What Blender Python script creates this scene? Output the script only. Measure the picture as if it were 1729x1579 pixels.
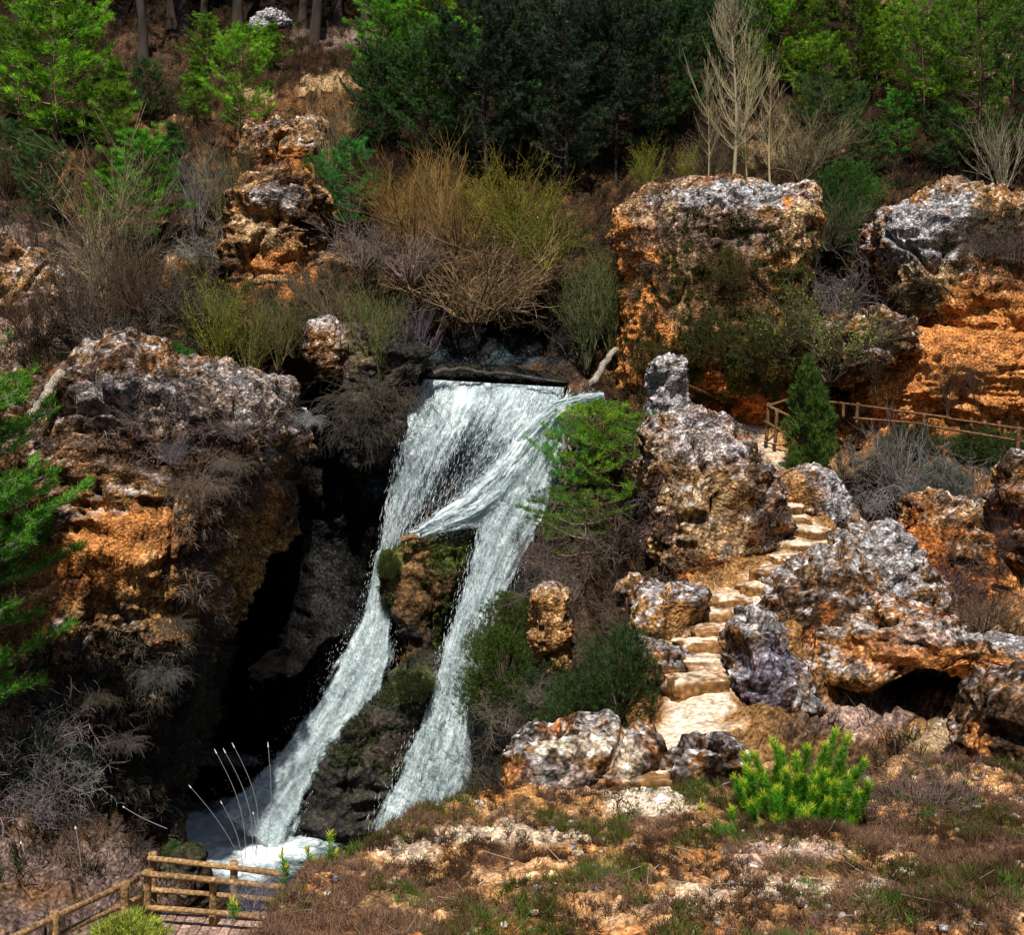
import bpy, math, random
import numpy as np
from math import radians as R, pi, sin, cos

random.seed(7); rng = np.random.default_rng(7)
S = bpy.context.scene
C = S.collection
for o in list(bpy.data.objects): bpy.data.objects.remove(o)

# ------------------------------------------------------------------ camera, sky, sun, exposure
F = 2000.0; CX = 864.5; HY = 700.0                     # focal length in photo pixels, vanishing column and horizon row
cd = bpy.data.cameras.new('camera'); cam = bpy.data.objects.new('camera', cd); C.objects.link(cam)
cam.location = (0, 0, 0); cam.rotation_euler = (R(90), 0, 0)
cd.sensor_fit = 'HORIZONTAL'; cd.sensor_width = 36; cd.lens = 36*F/1729
cd.shift_y = -(789.5-HY)/1729; cd.clip_start = .1; cd.clip_end = 2000
S.camera = cam
SUN_EL, SUN_AZ = 60, -175                             # azimuth in degrees clockwise from +Y of the direction the sun stands in
wd = bpy.data.worlds.new('World'); S.world = wd; wd.use_nodes = True
nt = wd.node_tree; bg = nt.nodes['Background']
sk = nt.nodes.new('ShaderNodeTexSky'); sk.sky_type = 'NISHITA'; sk.sun_disc = False
sk.sun_elevation = R(SUN_EL); sk.sun_rotation = R(SUN_AZ)
nt.links.new(sk.outputs[0], bg.inputs[0]); bg.inputs[1].default_value = .05
sl = bpy.data.lights.new('sun', 'SUN'); sl.energy = 5; sl.angle = R(.6); sl.color = (1, .95, .87)
so = bpy.data.objects.new('sun', sl); C.objects.link(so)
so.rotation_euler = (R(90-SUN_EL), 0, R(180-SUN_AZ))
S.view_settings.view_transform = 'Standard'; S.view_settings.look = 'None'
S.view_settings.exposure = .40; S.view_settings.gamma = 1
S.cycles.transparent_max_bounces = 24

def W(px, py, d): return np.array([(px-CX)/F*d, d, (HY-py)/F*d])
def proj(P): return P[:, 0]/P[:, 1]*F+CX, HY-P[:, 2]/P[:, 1]*F

# ------------------------------------------------------------------ noise
PERM = rng.permutation(256); PERM = np.concatenate([PERM]*3)
GR = rng.normal(size=(256, 3)); GR /= np.linalg.norm(GR, axis=1)[:, None]
RND = rng.random((256, 4))
def _h(i, j, k): return PERM[PERM[PERM[i & 255]+(j & 255)]+(k & 255)]
def perlin(p):
    p = np.asarray(p, float); i = np.floor(p).astype(int); f = p-i; u = f*f*f*(f*(f*6-15)+10); r = 0
    for a in (0, 1):
        for b in (0, 1):
            for c in (0, 1):
                g = GR[_h(i[:, 0]+a, i[:, 1]+b, i[:, 2]+c)]
                w = (u[:, 0] if a else 1-u[:, 0])*(u[:, 1] if b else 1-u[:, 1])*(u[:, 2] if c else 1-u[:, 2])
                r = r+w*(g[:, 0]*(f[:, 0]-a)+g[:, 1]*(f[:, 1]-b)+g[:, 2]*(f[:, 2]-c))
    return r*1.5
def fbm(p, o=4):
    r = 0; a = 1; s = 1
    for k in range(o): r = r+a*perlin(p*s+17.3*k); a *= .5; s *= 2.03
    return r
def ridged(p, o=4):
    r = 0; a = 1; s = 1
    for k in range(o): r = r+a*(1-2*np.abs(perlin(p*s+11.7*k))); a *= .5; s *= 2.03
    return r/1.9
def worley(p):
    i = np.floor(p).astype(int); f1 = np.full(len(p), 9.); idn = np.zeros(len(p), int)
    for a in (-1, 0, 1):
        for b in (-1, 0, 1):
            for c in (-1, 0, 1):
                h = _h(i[:, 0]+a, i[:, 1]+b, i[:, 2]+c); q = i+np.array([a, b, c])+RND[h, :3]
                d = ((q-p)**2).sum(1); m = d < f1; f1 = np.where(m, d, f1); idn = np.where(m, h, idn)
    return np.sqrt(f1), RND[idn, 3]
def ss(a, b, x): t = np.clip((x-a)/(b-a), 0, 1); return t*t*(3-2*t)
def mix(a, b, t): t = np.asarray(t)[:, None]; return a*(1-t)+b*t

# ------------------------------------------------------------------ mesh and object helpers
def mesh(name, v, f, col=None, uv=None, mat=None, smooth=True):
    v = np.asarray(v, np.float32); f = np.asarray(f, np.int32); k = f.shape[1]
    me = bpy.data.meshes.new(name)
    me.vertices.add(len(v)); me.vertices.foreach_set('co', v.ravel())
    me.loops.add(f.size); me.loops.foreach_set('vertex_index', f.ravel())
    me.polygons.add(len(f)); me.polygons.foreach_set('loop_start', np.arange(0, f.size, k, dtype=np.int32))
    me.polygons.foreach_set('loop_total', np.full(len(f), k, np.int32))
    me.polygons.foreach_set('use_smooth', np.full(len(f), smooth))
    if col is not None:
        a = me.color_attributes.new('col', 'FLOAT_COLOR', 'POINT')
        c4 = np.ones((len(v), 4), np.float32); c4[:, :3] = col; a.data.foreach_set('color', c4.ravel())
    if uv is not None:
        l = me.uv_layers.new(name='UVMap'); l.data.foreach_set('uv', np.asarray(uv, np.float32)[f.ravel()].ravel())
    me.update(); me.validate()
    if mat: me.materials.append(mat)
    return me
def link(name, me, parent=None):
    o = bpy.data.objects.new(name, me); C.objects.link(o)
    if parent: o.parent = parent
    return o
def tag(o, label=None, cat=None, group=None, kind=None):
    if label: o['label'] = label
    if cat: o['category'] = cat
    if group: o['group'] = group
    if kind: o['kind'] = kind
    return o
def empty(name, loc=(0, 0, 0), rz=0, sc=1):
    o = bpy.data.objects.new(name, None); C.objects.link(o); o.location = loc; o.rotation_euler.z = rz
    o.scale = (sc, sc, sc) if np.isscalar(sc) else sc; o.empty_display_size = .2; return o
def setstruct(o): o['kind'] = 'structure'; return o
def grid_faces(nu, nv, off=0, flip=False):
    a = np.arange(nu*nv).reshape(nu, nv); q = np.stack([a[:-1, :-1], a[1:, :-1], a[1:, 1:], a[:-1, 1:]], -1).reshape(-1, 4)+off
    return q[:, ::-1] if flip else q
def vnormals(v, f):
    n = np.zeros_like(v); e1 = v[f[:, 2]]-v[f[:, 0]]; e2 = v[f[:, 3]]-v[f[:, 1]]; fn = np.cross(e1, e2)
    for k in range(4):
        for c in range(3): n[:, c] += np.bincount(f[:, k], fn[:, c], len(v))
    return n/(np.linalg.norm(n, axis=1)[:, None]+1e-9)

# ------------------------------------------------------------------ materials
def newmat(name):
    m = bpy.data.materials.new(name); m.use_nodes = True
    return m, m.node_tree, m.node_tree.nodes['Principled BSDF']
def N(nt, t, **kw):
    n = nt.nodes.new(t)
    for k, v in kw.items():
        if k in n.inputs: n.inputs[k].default_value = v
        else: setattr(n, k, v)
    return n
def earth(name, speck=14, contrast=1.0, bump=.6, rough=.95, spec=.05, dist=.08, lo=.3, hi=1.7):
    m, nt, b = newmat(name); L = nt.links.new
    at = N(nt, 'ShaderNodeAttribute', attribute_name='col')
    co = N(nt, 'ShaderNodeTexCoord')
    n1 = N(nt, 'ShaderNodeTexNoise', Scale=speck, Detail=6, Roughness=.7)
    n2 = N(nt, 'ShaderNodeTexNoise', Scale=speck*.17, Detail=4, Roughness=.6)
    vo = N(nt, 'ShaderNodeTexVoronoi', Scale=speck*.8)
    for n in (n1, n2, vo): L(co.outputs['Object'], n.inputs['Vector'])
    r1 = N(nt, 'ShaderNodeMapRange'); r1.inputs[1].default_value = .36; r1.inputs[2].default_value = .64
    r1.inputs[3].default_value = 1-(1-lo)*contrast; r1.inputs[4].default_value = 1+(hi-1)*contrast
    L(n1.outputs[0], r1.inputs[0])
    r2 = N(nt, 'ShaderNodeMapRange'); r2.inputs[1].default_value = .35; r2.inputs[2].default_value = .65
    r2.inputs[3].default_value = .7; r2.inputs[4].default_value = 1.3
    L(n2.outputs[0], r2.inputs[0])
    r3 = N(nt, 'ShaderNodeMapRange'); r3.inputs[1].default_value = .15; r3.inputs[2].default_value = .75
    r3.inputs[3].default_value = 1.15; r3.inputs[4].default_value = .55
    L(vo.outputs['Distance'], r3.inputs[0])
    mu = N(nt, 'ShaderNodeMath', operation='MULTIPLY'); L(r1.outputs[0], mu.inputs[0]); L(r2.outputs[0], mu.inputs[1])
    mu2 = N(nt, 'ShaderNodeMath', operation='MULTIPLY'); L(mu.outputs[0], mu2.inputs[0]); L(r3.outputs[0], mu2.inputs[1])
    vm = N(nt, 'ShaderNodeVectorMath', operation='SCALE'); L(at.outputs['Color'], vm.inputs[0]); L(mu2.outputs[0], vm.inputs['Scale'])
    L(vm.outputs[0], b.inputs['Base Color'])
    su = N(nt, 'ShaderNodeMath', operation='SUBTRACT'); L(n1.outputs[0], su.inputs[0]); L(vo.outputs['Distance'], su.inputs[1])
    bp = N(nt, 'ShaderNodeBump', Strength=bump, Distance=dist); L(su.outputs[0], bp.inputs['Height']); L(bp.outputs[0], b.inputs['Normal'])
    b.inputs['Roughness'].default_value = rough; b.inputs['Specular IOR Level'].default_value = spec
    return m
M_rock = earth('conglomerate_rock', 13, 1.1, .9)
M_wet = earth('wet_rock', 8, 1.2, .8, .6, .2, .08)
M_soil = earth('hillside_soil', 12, 1.1, .9)
M_path = earth('sandy_ground', 24, .85, .7, dist=.03)
M_sand = earth('packed_sand', 10, .55, .35, dist=.03)
M_wood = earth('weathered_wood', 20, .8, .5, .8, .2, .02)
def leafmat(name, transl=.35, rough=.6, spec=.25):
    m, nt, b = newmat(name); L = nt.links.new
    at = N(nt, 'ShaderNodeAttribute', attribute_name='col'); oi = N(nt, 'ShaderNodeObjectInfo')
    mx = N(nt, 'ShaderNodeMix', data_type='RGBA', blend_type='MULTIPLY'); mx.inputs[0].default_value = 1
    L(at.outputs['Color'], mx.inputs[6]); L(oi.outputs['Color'], mx.inputs[7])
    L(mx.outputs[2], b.inputs['Base Color'])
    b.inputs['Roughness'].default_value = rough; b.inputs['Specular IOR Level'].default_value = spec
    if transl:
        tr = N(nt, 'ShaderNodeBsdfTranslucent'); ms = N(nt, 'ShaderNodeMixShader'); ms.inputs[0].default_value = transl
        L(mx.outputs[2], tr.inputs[0]); L(b.outputs[0], ms.inputs[1]); L(tr.outputs[0], ms.inputs[2])
        L(ms.outputs[0], nt.nodes['Material Output'].inputs[0])
    return m
M_leaf = leafmat('leaves'); M_twig = leafmat('bare_twigs', 0, .85, .1); M_bark = leafmat('bark', 0, .9, .1)

# ------------------------------------------------------------------ rock colour and displacement
LICH = np.array([.38, .36, .365]); OCH = np.array([.38, .195, .07]); RED = np.array([.50, .155, .035]); BRN = np.array([.085, .048, .027])
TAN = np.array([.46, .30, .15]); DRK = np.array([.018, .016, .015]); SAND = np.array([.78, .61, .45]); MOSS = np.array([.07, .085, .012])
SOIL = np.array([.34, .17, .07]); LIT = np.array([.07, .04, .022]); ORG = np.array([.58, .225, .065]); PINK = np.array([.44, .30, .25])
def blobmix(P, col, blobs, seed=0):
    if not blobs: return col
    px, py = proj(P); nz = fbm(P*.9+seed+5, 4)*.55+fbm(P*4+seed, 2)*.25
    for (x, y, rx, ry, c, w) in blobs:
        t = np.sqrt(((px-x)/rx)**2+((py-y)/ry)**2)+nz
        col = mix(col, c[None, :], ss(1.15, .6, t)*w)
    return col
def rockcol(P, Nn, seed, lichen=.5, orange=.5, dark=0, blobs=None):
    n1 = fbm(P*.45+seed, 4); n2 = fbm(P*1.7+seed+9, 4); n3 = fbm(P*5+seed, 3); _, cr = worley(P*7+seed)
    col = mix(np.tile(BRN, (len(P), 1)), OCH[None, :], ss(-.45, .35, n1+n2*.6+orange*.8-.35))
    col = mix(col, RED[None, :]*.8, ss(.15, .7, n2*.8-n1*.4+orange*.4-.15)*.6)
    col = mix(col, TAN[None, :], ss(.15, .5, n3+n1*.3-.1)*.6)
    lw = ss(-.1, .75, Nn[:, 2]*.75+n1*.35+n3*.45+(lichen-.5)*1.3)
    _, c2 = worley(P*15+seed); pt = ss(.42, .66, .55*cr+.45*c2+lw*.42-.12+.25*fbm(P*2.2+seed, 2))
    col = mix(col, LICH[None, :]*(.75+.6*c2[:, None]), lw*pt*.95)
    dk = ss(.25, .6, fbm(P*1.1+seed+40, 4)+dark-.1)
    col = mix(col, BRN[None, :]*.55, dk*.75)
    col = blobmix(P, col, blobs, seed)
    f1, _ = worley(P*7+seed); sp = (.55+.8*cr)*(1.25-.75*ss(.3, .8, f1)); sp = np.where(cr > .84, sp*1.6, sp); sp = np.where(cr < .2, sp*.4, sp); sp = 1+(sp-1)*(1-.55*ss(.28, .5, col[:, 0]-col[:, 2]))
    return np.clip(col*sp[:, None], 0, .85)
def rockdisp(P, seed, big=.5, mid=.35, cob=.12, strata=.12, pits=.25):
    Q = P+seed*3.1
    D = big*fbm(Q*.3, 3)+mid*(ridged(Q*.9, 4)-.3)*.8
    f1, _ = worley(Q*6); D += cob*.8*(.55-f1)
    f2, _ = worley(Q*1.6); D += cob*1.1*(.5-f2)
    st = Q*np.array([.5, .5, 2.2]); D += strata*fbm(st, 3)+strata*.9*(ridged(Q*np.array([.45, .45, 1.5])+8, 3)-.3)
    D -= .42*mid/.35*ss(.08, .0, np.abs(perlin(Q*np.array([.75, .75, .3])+2)))*ss(-.2, .3, perlin(Q*.6+9))
    st2 = Q*np.array([.35, .35, 1.0])+3; D -= pits*ss(.25, .6, fbm(st2*1.4, 3))
    D += .035*fbm(Q*9, 2)
    return D
def shell(name, outl, d, T, label=None, cat='rock', n=2.8, tilt=0, res=.06, seed=0, mat=None, Tb=None, back=None, group=None,
          lichen=.5, orange=.5, dark=0, blobs=None, cen=None, colf=None, yaw=0, **dp):
    mat = mat or M_rock
    o = np.array([W(x, y, d)[[0, 2]] for x, y in outl]); c = o.mean(0) if cen is None else W(cen[0], cen[1], d)[[0, 2]]
    A = 256; th = np.arange(A)/A*2*pi; rr = np.zeros(A)
    a = o; b = np.roll(o, -1, 0)
    for i, t in enumerate(th):
        dr = np.array([cos(t), sin(t)]); e = b-a; w = a-c
        den = dr[0]*e[:, 1]-dr[1]*e[:, 0]; den = np.where(abs(den) < 1e-9, 1e-9, den)
        s = (w[:, 0]*e[:, 1]-w[:, 1]*e[:, 0])/den; u = (w[:, 0]*dr[1]-w[:, 1]*dr[0])/den
        ok = (u >= 0) & (u <= 1) & (s > 0); rr[i] = s[ok].max() if ok.any() else .3
    for _ in range(3): rr = (np.roll(rr, 1)+2*rr+np.roll(rr, -1))/4
    ext = max(np.ptp(o[:, 0]), np.ptp(o[:, 1]))+T; k = int(min(300, max(24, ext/res)))
    u = np.linspace(-1, 1, k); U, V = np.meshgrid(u, u, indexing='ij')
    X = U*np.sqrt(1-V*V/2); Z = V*np.sqrt(1-U*U/2); rho = np.clip(np.hypot(X, Z), 0, 1); ta = np.arctan2(Z, X) % (2*pi)
    r = np.interp(ta.ravel(), np.append(th, 2*pi), np.append(rr, rr[0])); tt = rho.ravel()*pi/2
    sr = np.sin(tt)**(2/n); cr = np.clip(np.cos(tt), 0, 1)**(2/n)
    x = c[0]+r*sr*np.cos(ta.ravel()); z = c[1]+r*sr*np.sin(ta.ravel())
    tl = tilt*(z-c[1])+yaw*(x-c[0])
    Tb = T if Tb is None else Tb
    Pf = np.stack([x, d-T*cr+tl, z], 1); Pb = np.stack([x, d+Tb*cr+tl, z], 1)
    G = np.arange(k*k).reshape(k, k); bd = np.zeros((k, k), bool); bd[0] = bd[-1] = True; bd[:, 0] = bd[:, -1] = True
    idx = np.where(bd.ravel(), np.arange(k*k), -1); inner = ~bd.ravel(); idx[inner] = k*k+np.arange(inner.sum())
    v = np.concatenate([Pf, Pb[inner]]); f1 = grid_faces(k, k); f2 = idx[grid_faces(k, k)][:, ::-1]
    f = np.concatenate([f1, f2])[:, :]
    nn = vnormals(v, f)
    if nn[(k//2)*k+k//2, 1] > 0: f = f[:, ::-1]; nn = -nn
    D = rockdisp(v, seed, **dp); v = v+nn*D[:, None]
    nn = vnormals(v, f)
    col = (colf or rockcol)(v, nn, seed, lichen, orange, dark, blobs) if colf is None else colf(v, nn)
    ob = link(name, mesh(name, v, f, col, mat=mat))
    tag(ob, label, cat, group)
    ob['_k'] = 0; del ob['_k']
    SURF[label or name] = (v, nn)
    return ob
SURF = {}
def blob(cx, cy, cz, sx, sy, sz, k=10, seed=0, n=2.6, amp=.15, rot=0):
    u = np.linspace(0, 2*pi, 2*k, endpoint=False); w = np.linspace(0, pi, k+1)
    Uu, Ww = np.meshgrid(u, w, indexing='ij')
    f_ = lambda t: np.sign(t)*np.abs(t)**(2/n)
    x = f_(np.sin(Ww))*f_(np.cos(Uu)); y = f_(np.sin(Ww))*f_(np.sin(Uu)); z = f_(np.cos(Ww))
    P = np.stack([x, y, z], -1).reshape(-1, 3); P = P*(1+amp*fbm(P*1.6+seed*7.7, 3)[:, None])
    P = P*np.array([sx, sy, sz]); c, s = cos(rot), sin(rot)
    P = np.stack([P[:, 0]*c-P[:, 1]*s, P[:, 0]*s+P[:, 1]*c, P[:, 2]], 1)+np.array([cx, cy, cz])
    a = np.arange(2*k*(k+1)).reshape(2*k, k+1); b = np.roll(a, -1, 0)
    f = np.stack([a[:, :-1], a[:, 1:], b[:, 1:], b[:, :-1]], -1).reshape(-1, 4)
    return P, f

# ------------------------------------------------------------------ terrain: the slope behind, as real relief
PATH = [(1075, 1365, 18.2), (1090, 1310, 19.6), (1130, 1275, 20.8), (1172, 1230, 22.4), (1180, 1180, 24), (1185, 1125, 25.8), (1212, 1070, 27.5), (1235, 1020, 29),
        (1300, 985, 30.6), (1350, 940, 32.6), (1360, 905, 34.2), (1330, 860, 36.5), (1312, 800, 39.5), (1280, 750, 42.5), (1262, 720, 44), (1235, 700, 45)]
ctl = []
for px in (-500, -100, 300, 700, 1100, 1500, 1900, 2300):
    for py, d in ((-300, 118), (-120, 97), (0, 84), (100, 74), (200, 65), (300, 57), (400, 51.5)): ctl.append((px, py, d))
ctl += [(-500, 500, 47), (-100, 500, 46.5), (200, 520, 45), (420, 520, 44.5), (600, 520, 44.5), (560, 600, 43), (850, 520, 49), (860, 590, 48.5), (980, 520, 48), (1150, 500, 49), (1300, 500, 49), (1420, 480, 50.5),
        (1420, 580, 48.5), (1600, 500, 50), (1900, 500, 49), (2300, 500, 48),
        (-500, 620, 43), (-100, 620, 42), (200, 620, 42), (400, 640, 42), (-500, 900, 38), (0, 900, 39), (250, 900, 40), (-500, 1200, 33), (0, 1200, 33), (250, 1250, 38),
        (520, 620, 44), (530, 700, 45.5), (600, 700, 43.2), (660, 700, 43.6), (620, 800, 43.5), (560, 850, 45), (500, 900, 47), (430, 1000, 48), (560, 1000, 45), (600, 1000, 44.2), (400, 1150, 48), (520, 1150, 44.2), (420, 1280, 44), (330, 1250, 46),
        (300, 1330, 43.5), (300, 1385, 43), (250, 1400, 41), (400, 1350, 43), (350, 1430, 40.5), (280, 1420, 41), (480, 1430, 40), (430, 1500, 37), (350, 1540, 34), (600, 1480, 37.5),
        (-500, 1450, 25), (0, 1450, 26.5), (100, 1450, 26.6), (200, 1450, 27), (250, 1490, 27.5), (-500, 1579, 19), (0, 1579, 19.5), (150, 1579, 20), (250, 1560, 21.3), (300, 1520, 27), (-500, 1750, 15), (0, 1750, 16), (300, 1700, 18), (450, 1700, 24), (800, 1700, 30), (1300, 1700, 24), (1729, 1700, 20), (2300, 1700, 18),
        (700, 635, 45), (800, 632, 45.5), (960, 650, 45), (800, 700, 44.6), (720, 800, 43.4), (900, 760, 43.4), (780, 880, 42.8), (840, 900, 42.8), (680, 930, 42.7), (640, 1010, 43), (740, 1000, 42.4), (800, 1050, 41.6), (700, 1100, 42), (760, 1150, 40.8), (620, 1120, 42), (560, 1220, 41.2), (620, 1300, 40), (700, 1330, 39.5), (480, 1320, 40.4), (800, 1300, 38.5), (760, 1420, 37),
        (1000, 640, 45.5), (1030, 690, 44), (950, 720, 42.8), (930, 850, 41), (900, 950, 40), (870, 1050, 38), (850, 1150, 37), (840, 1250, 36), (950, 1300, 33), (900, 1400, 32),
        (1050, 760, 40.5), (1050, 850, 38.5), (1020, 950, 36.5), (1000, 1050, 34), (960, 1130, 32.5), (1060, 1000, 34.5), (1060, 1100, 31), (1050, 1180, 28.5), (1000, 1240, 29),
        (1140, 660, 44.5), (1140, 760, 40), (1160, 850, 37.5), (1200, 920, 35.5), (1150, 1000, 31.5), (1120, 1100, 27.5), (1110, 1200, 24.5),
        (1450, 700, 45.5), (1600, 720, 45), (1729, 740, 44), (2300, 740, 42), (1400, 790, 42), (1480, 800, 43), (1480, 870, 41.5), (1600, 800, 42.3), (1600, 860, 41), (1560, 900, 39.5), (1729, 800, 41), (1650, 900, 39), (1650, 1000, 35), (1729, 900, 38), (1729, 1050, 32.5), (2300, 900, 37), (2300, 1100, 29),
        (1420, 900, 36.5), (1420, 960, 34), (1400, 1050, 30), (1350, 1150, 26.5), (1300, 1100, 27), (1280, 1200, 23.8), (1400, 1210, 24.5), (1500, 1190, 27), (1560, 1180, 27.3), (1600, 1210, 26.3), (1700, 1210, 26), (1450, 1260, 22.5), (1600, 1290, 22), (1729, 1300, 22), (1300, 1280, 21), (2300, 1300, 21),
        (1450, 1340, 20.6), (1729, 1360, 20.3), (1300, 1340, 20), (1200, 1330, 19.8), (1450, 1400, 20.6), (1300, 1400, 20.5), (1729, 1420, 20.5), (1200, 1450, 22), (1600, 1500, 21)]
for p in PATH[1:-1]: ctl.append(p)
ctl = np.array(ctl, float); cxy = ctl[:, :2]/400; cval = np.log(ctl[:, 2])
def tps(r2): return .5*r2*np.log(r2+1e-9)
Km = tps(((cxy[:, None]-cxy[None])**2).sum(-1))+np.eye(len(ctl))*2e-4
Pm = np.concatenate([np.ones((len(ctl), 1)), cxy], 1)
Am = np.block([[Km, Pm], [Pm.T, np.zeros((3, 3))]]); sol = np.linalg.solve(Am, np.concatenate([cval, np.zeros(3)]))
def depth(px, py):
    q = np.stack([np.atleast_1d(px), np.atleast_1d(py)], -1).astype(float)/400; out = np.zeros(len(q))
    for i in range(0, len(q), 20000):
        s = q[i:i+20000]; out[i:i+20000] = tps(((s[:, None]-cxy[None])**2).sum(-1))@sol[:-3]+sol[-3]+s@sol[-2:]
    return np.exp(out)
def TP(px, py):
    px = np.atleast_1d(px).astype(float); py = np.atleast_1d(py).astype(float)
    d = depth(px, py); return np.stack([(px-CX)/F*d, d, (HY-py)/F*d], 1)
PW = np.array([W(*p) for p in PATH])
def seg_dist(P, poly):
    best = np.full(len(P), 1e9)
    for a, b in zip(poly[:-1], poly[1:]):
        e = b-a; t = np.clip(((P-a)@e)/(e@e), 0, 1); best = np.minimum(best, np.linalg.norm(P-a-t[:, None]*e, axis=1))
    return best
gx = np.arange(-460, 2200, 5.0); gy = np.concatenate([np.arange(-290, 1200, 4.5), np.arange(1200, 1740, 5.5)])
GX, GY = np.meshgrid(gx, gy, indexing='ij')
v = TP(GX.ravel(), GY.ravel()); f = grid_faces(len(gx), len(gy))
nn = vnormals(v, f)
if (nn[:, 1] > 0).mean() > .5: f = f[:, ::-1]; nn = -nn
pd = seg_dist(v, PW); px, py = GX.ravel(), GY.ravel()
D = rockdisp(v, 4, .7, .55, .14, .2, .3)*ss(.3, 1.6, pd)+.05*fbm(v*3, 3)
ravx = ((px > 480) & (px < 1000) & (py > 600) & (py < 1480))
D = np.where(ravx, D*.3, D)
v = v+nn*D[:, None]; nn = vnormals(v, f)
n1 = fbm(v*.35, 4); n2 = fbm(v*1.5+5, 4); n3 = fbm(v*5, 3); _, cr = worley(v*4)
col = mix(np.tile(LIT, (len(v), 1)), SOIL[None]*.55, ss(0, .55, n1+n2*.7-.1)*.7)
col = mix(col, OCH[None], ss(.2, .6, n2-n1*.5)*.4)
col = mix(col, MOSS[None], ss(.15, .55, fbm(v*.6+30, 4))*.5)
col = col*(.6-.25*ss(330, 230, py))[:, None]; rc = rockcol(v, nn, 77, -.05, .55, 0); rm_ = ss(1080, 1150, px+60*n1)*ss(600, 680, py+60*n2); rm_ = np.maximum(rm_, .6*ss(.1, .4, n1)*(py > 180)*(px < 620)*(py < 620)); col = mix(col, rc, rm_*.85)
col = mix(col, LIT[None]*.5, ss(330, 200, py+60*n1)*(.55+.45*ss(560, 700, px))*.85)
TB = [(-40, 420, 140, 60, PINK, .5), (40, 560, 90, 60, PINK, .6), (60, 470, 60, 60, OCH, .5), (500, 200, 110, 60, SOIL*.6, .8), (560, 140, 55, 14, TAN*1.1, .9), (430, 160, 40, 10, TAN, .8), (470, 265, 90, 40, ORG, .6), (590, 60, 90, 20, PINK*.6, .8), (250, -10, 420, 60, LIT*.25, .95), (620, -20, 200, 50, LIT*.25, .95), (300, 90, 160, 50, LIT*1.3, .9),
      (480, 420, 100, 90, OCH*.8, .8), (470, 460, 80, 50, ORG*.8, .8), (1700, 110, 90, 60, TAN, .8), (1560, 0, 160, 30, TAN*.7, .6), (1350, 240, 120, 40, TAN*.6, .7),
      (900, 560, 140, 60, DRK, 1), (780, 590, 120, 50, DRK, 1), (560, 700, 70, 120, DRK, 1), (620, 760, 80, 140, DRK*1.3, .9), (420, 1050, 240, 300, DRK*.15, 1), (360, 1280, 190, 160, DRK*.15, 1), (620, 1100, 160, 360, DRK*.3, 1), (560, 760, 60, 160, DRK*.15, 1), (540, 950, 100, 200, DRK*.15, 1), (820, 1000, 120, 450, DRK, 1), (640, 1420, 250, 120, DRK, 1),  # near-black blobs paint the deep shade of gorge and hollow onto the rock
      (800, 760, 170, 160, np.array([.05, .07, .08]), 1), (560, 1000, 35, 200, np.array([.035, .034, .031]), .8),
      (60, 1500, 230, 110, PINK*.5, .9), (60, 1510, 90, 30, SOIL*.5, .9), (-60, 1560, 60, 60, SOIL*.7, .8),
      (1490, 840, 110, 70, DRK, .9), (1060, 900, 140, 180, BRN*.7, .8), (1560, 700, 160, 60, ORG, .8), (1240, 670, 90, 60, RED*.7, .8), (1640, 930, 110, 110, ORG*.8, .75), (1600, 1000, 70, 110, RED*.9, .7), (1500, 1020, 100, 80, BRN*.7, .8), (1600, 1060, 90, 60, BRN, .8),  # first, near-black blob paints the shade in the dip under the fence
      (1530, 1150, 110, 30, BRN*.25, .95), (1640, 1240, 90, 40, SAND*.8, .9), (1430, 1215, 110, 30, PINK*1.1, .8), (1560, 1250, 60, 30, TAN, .7), (1450, 1290, 200, 40, BRN, .8), (1350, 1230, 80, 50, BRN*.8, .8), (960, 1200, 150, 160, DRK*1.5, .9), (1000, 1050, 80, 90, BRN*.6, .8)]  # first, very dark blob paints the shade beneath the cave roof
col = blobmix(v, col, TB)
pn = pd+.35*fbm(v*1.3, 3)
col = mix(col, OCH[None]*.95, ss(2.2, 1.1, pn)*.8*(py > 700))
stp = ss(-.1, .25, fbm(np.stack([v[:, 0]*.4, v[:, 1]*1.6, v[:, 0]*0], 1), 3)+.35*(py > 1150)+.1*(py < 790)-.05); col = mix(col, SAND[None]*1.05, ss(.85, .4, pn)*(.3+.7*np.maximum(stp, 1.*((py > 1165) & (py < 1300)))))
sp = .65+.7*cr; sp = np.where(cr < .16, sp*.5, sp); col = col*np.where(pd < .9, .9+.2*cr, sp)[:, None]
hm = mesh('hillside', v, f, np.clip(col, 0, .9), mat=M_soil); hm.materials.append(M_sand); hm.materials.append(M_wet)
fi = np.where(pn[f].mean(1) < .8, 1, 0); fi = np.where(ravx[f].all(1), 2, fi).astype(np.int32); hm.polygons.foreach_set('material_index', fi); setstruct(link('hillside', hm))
HILL = (v, nn, col)

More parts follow.
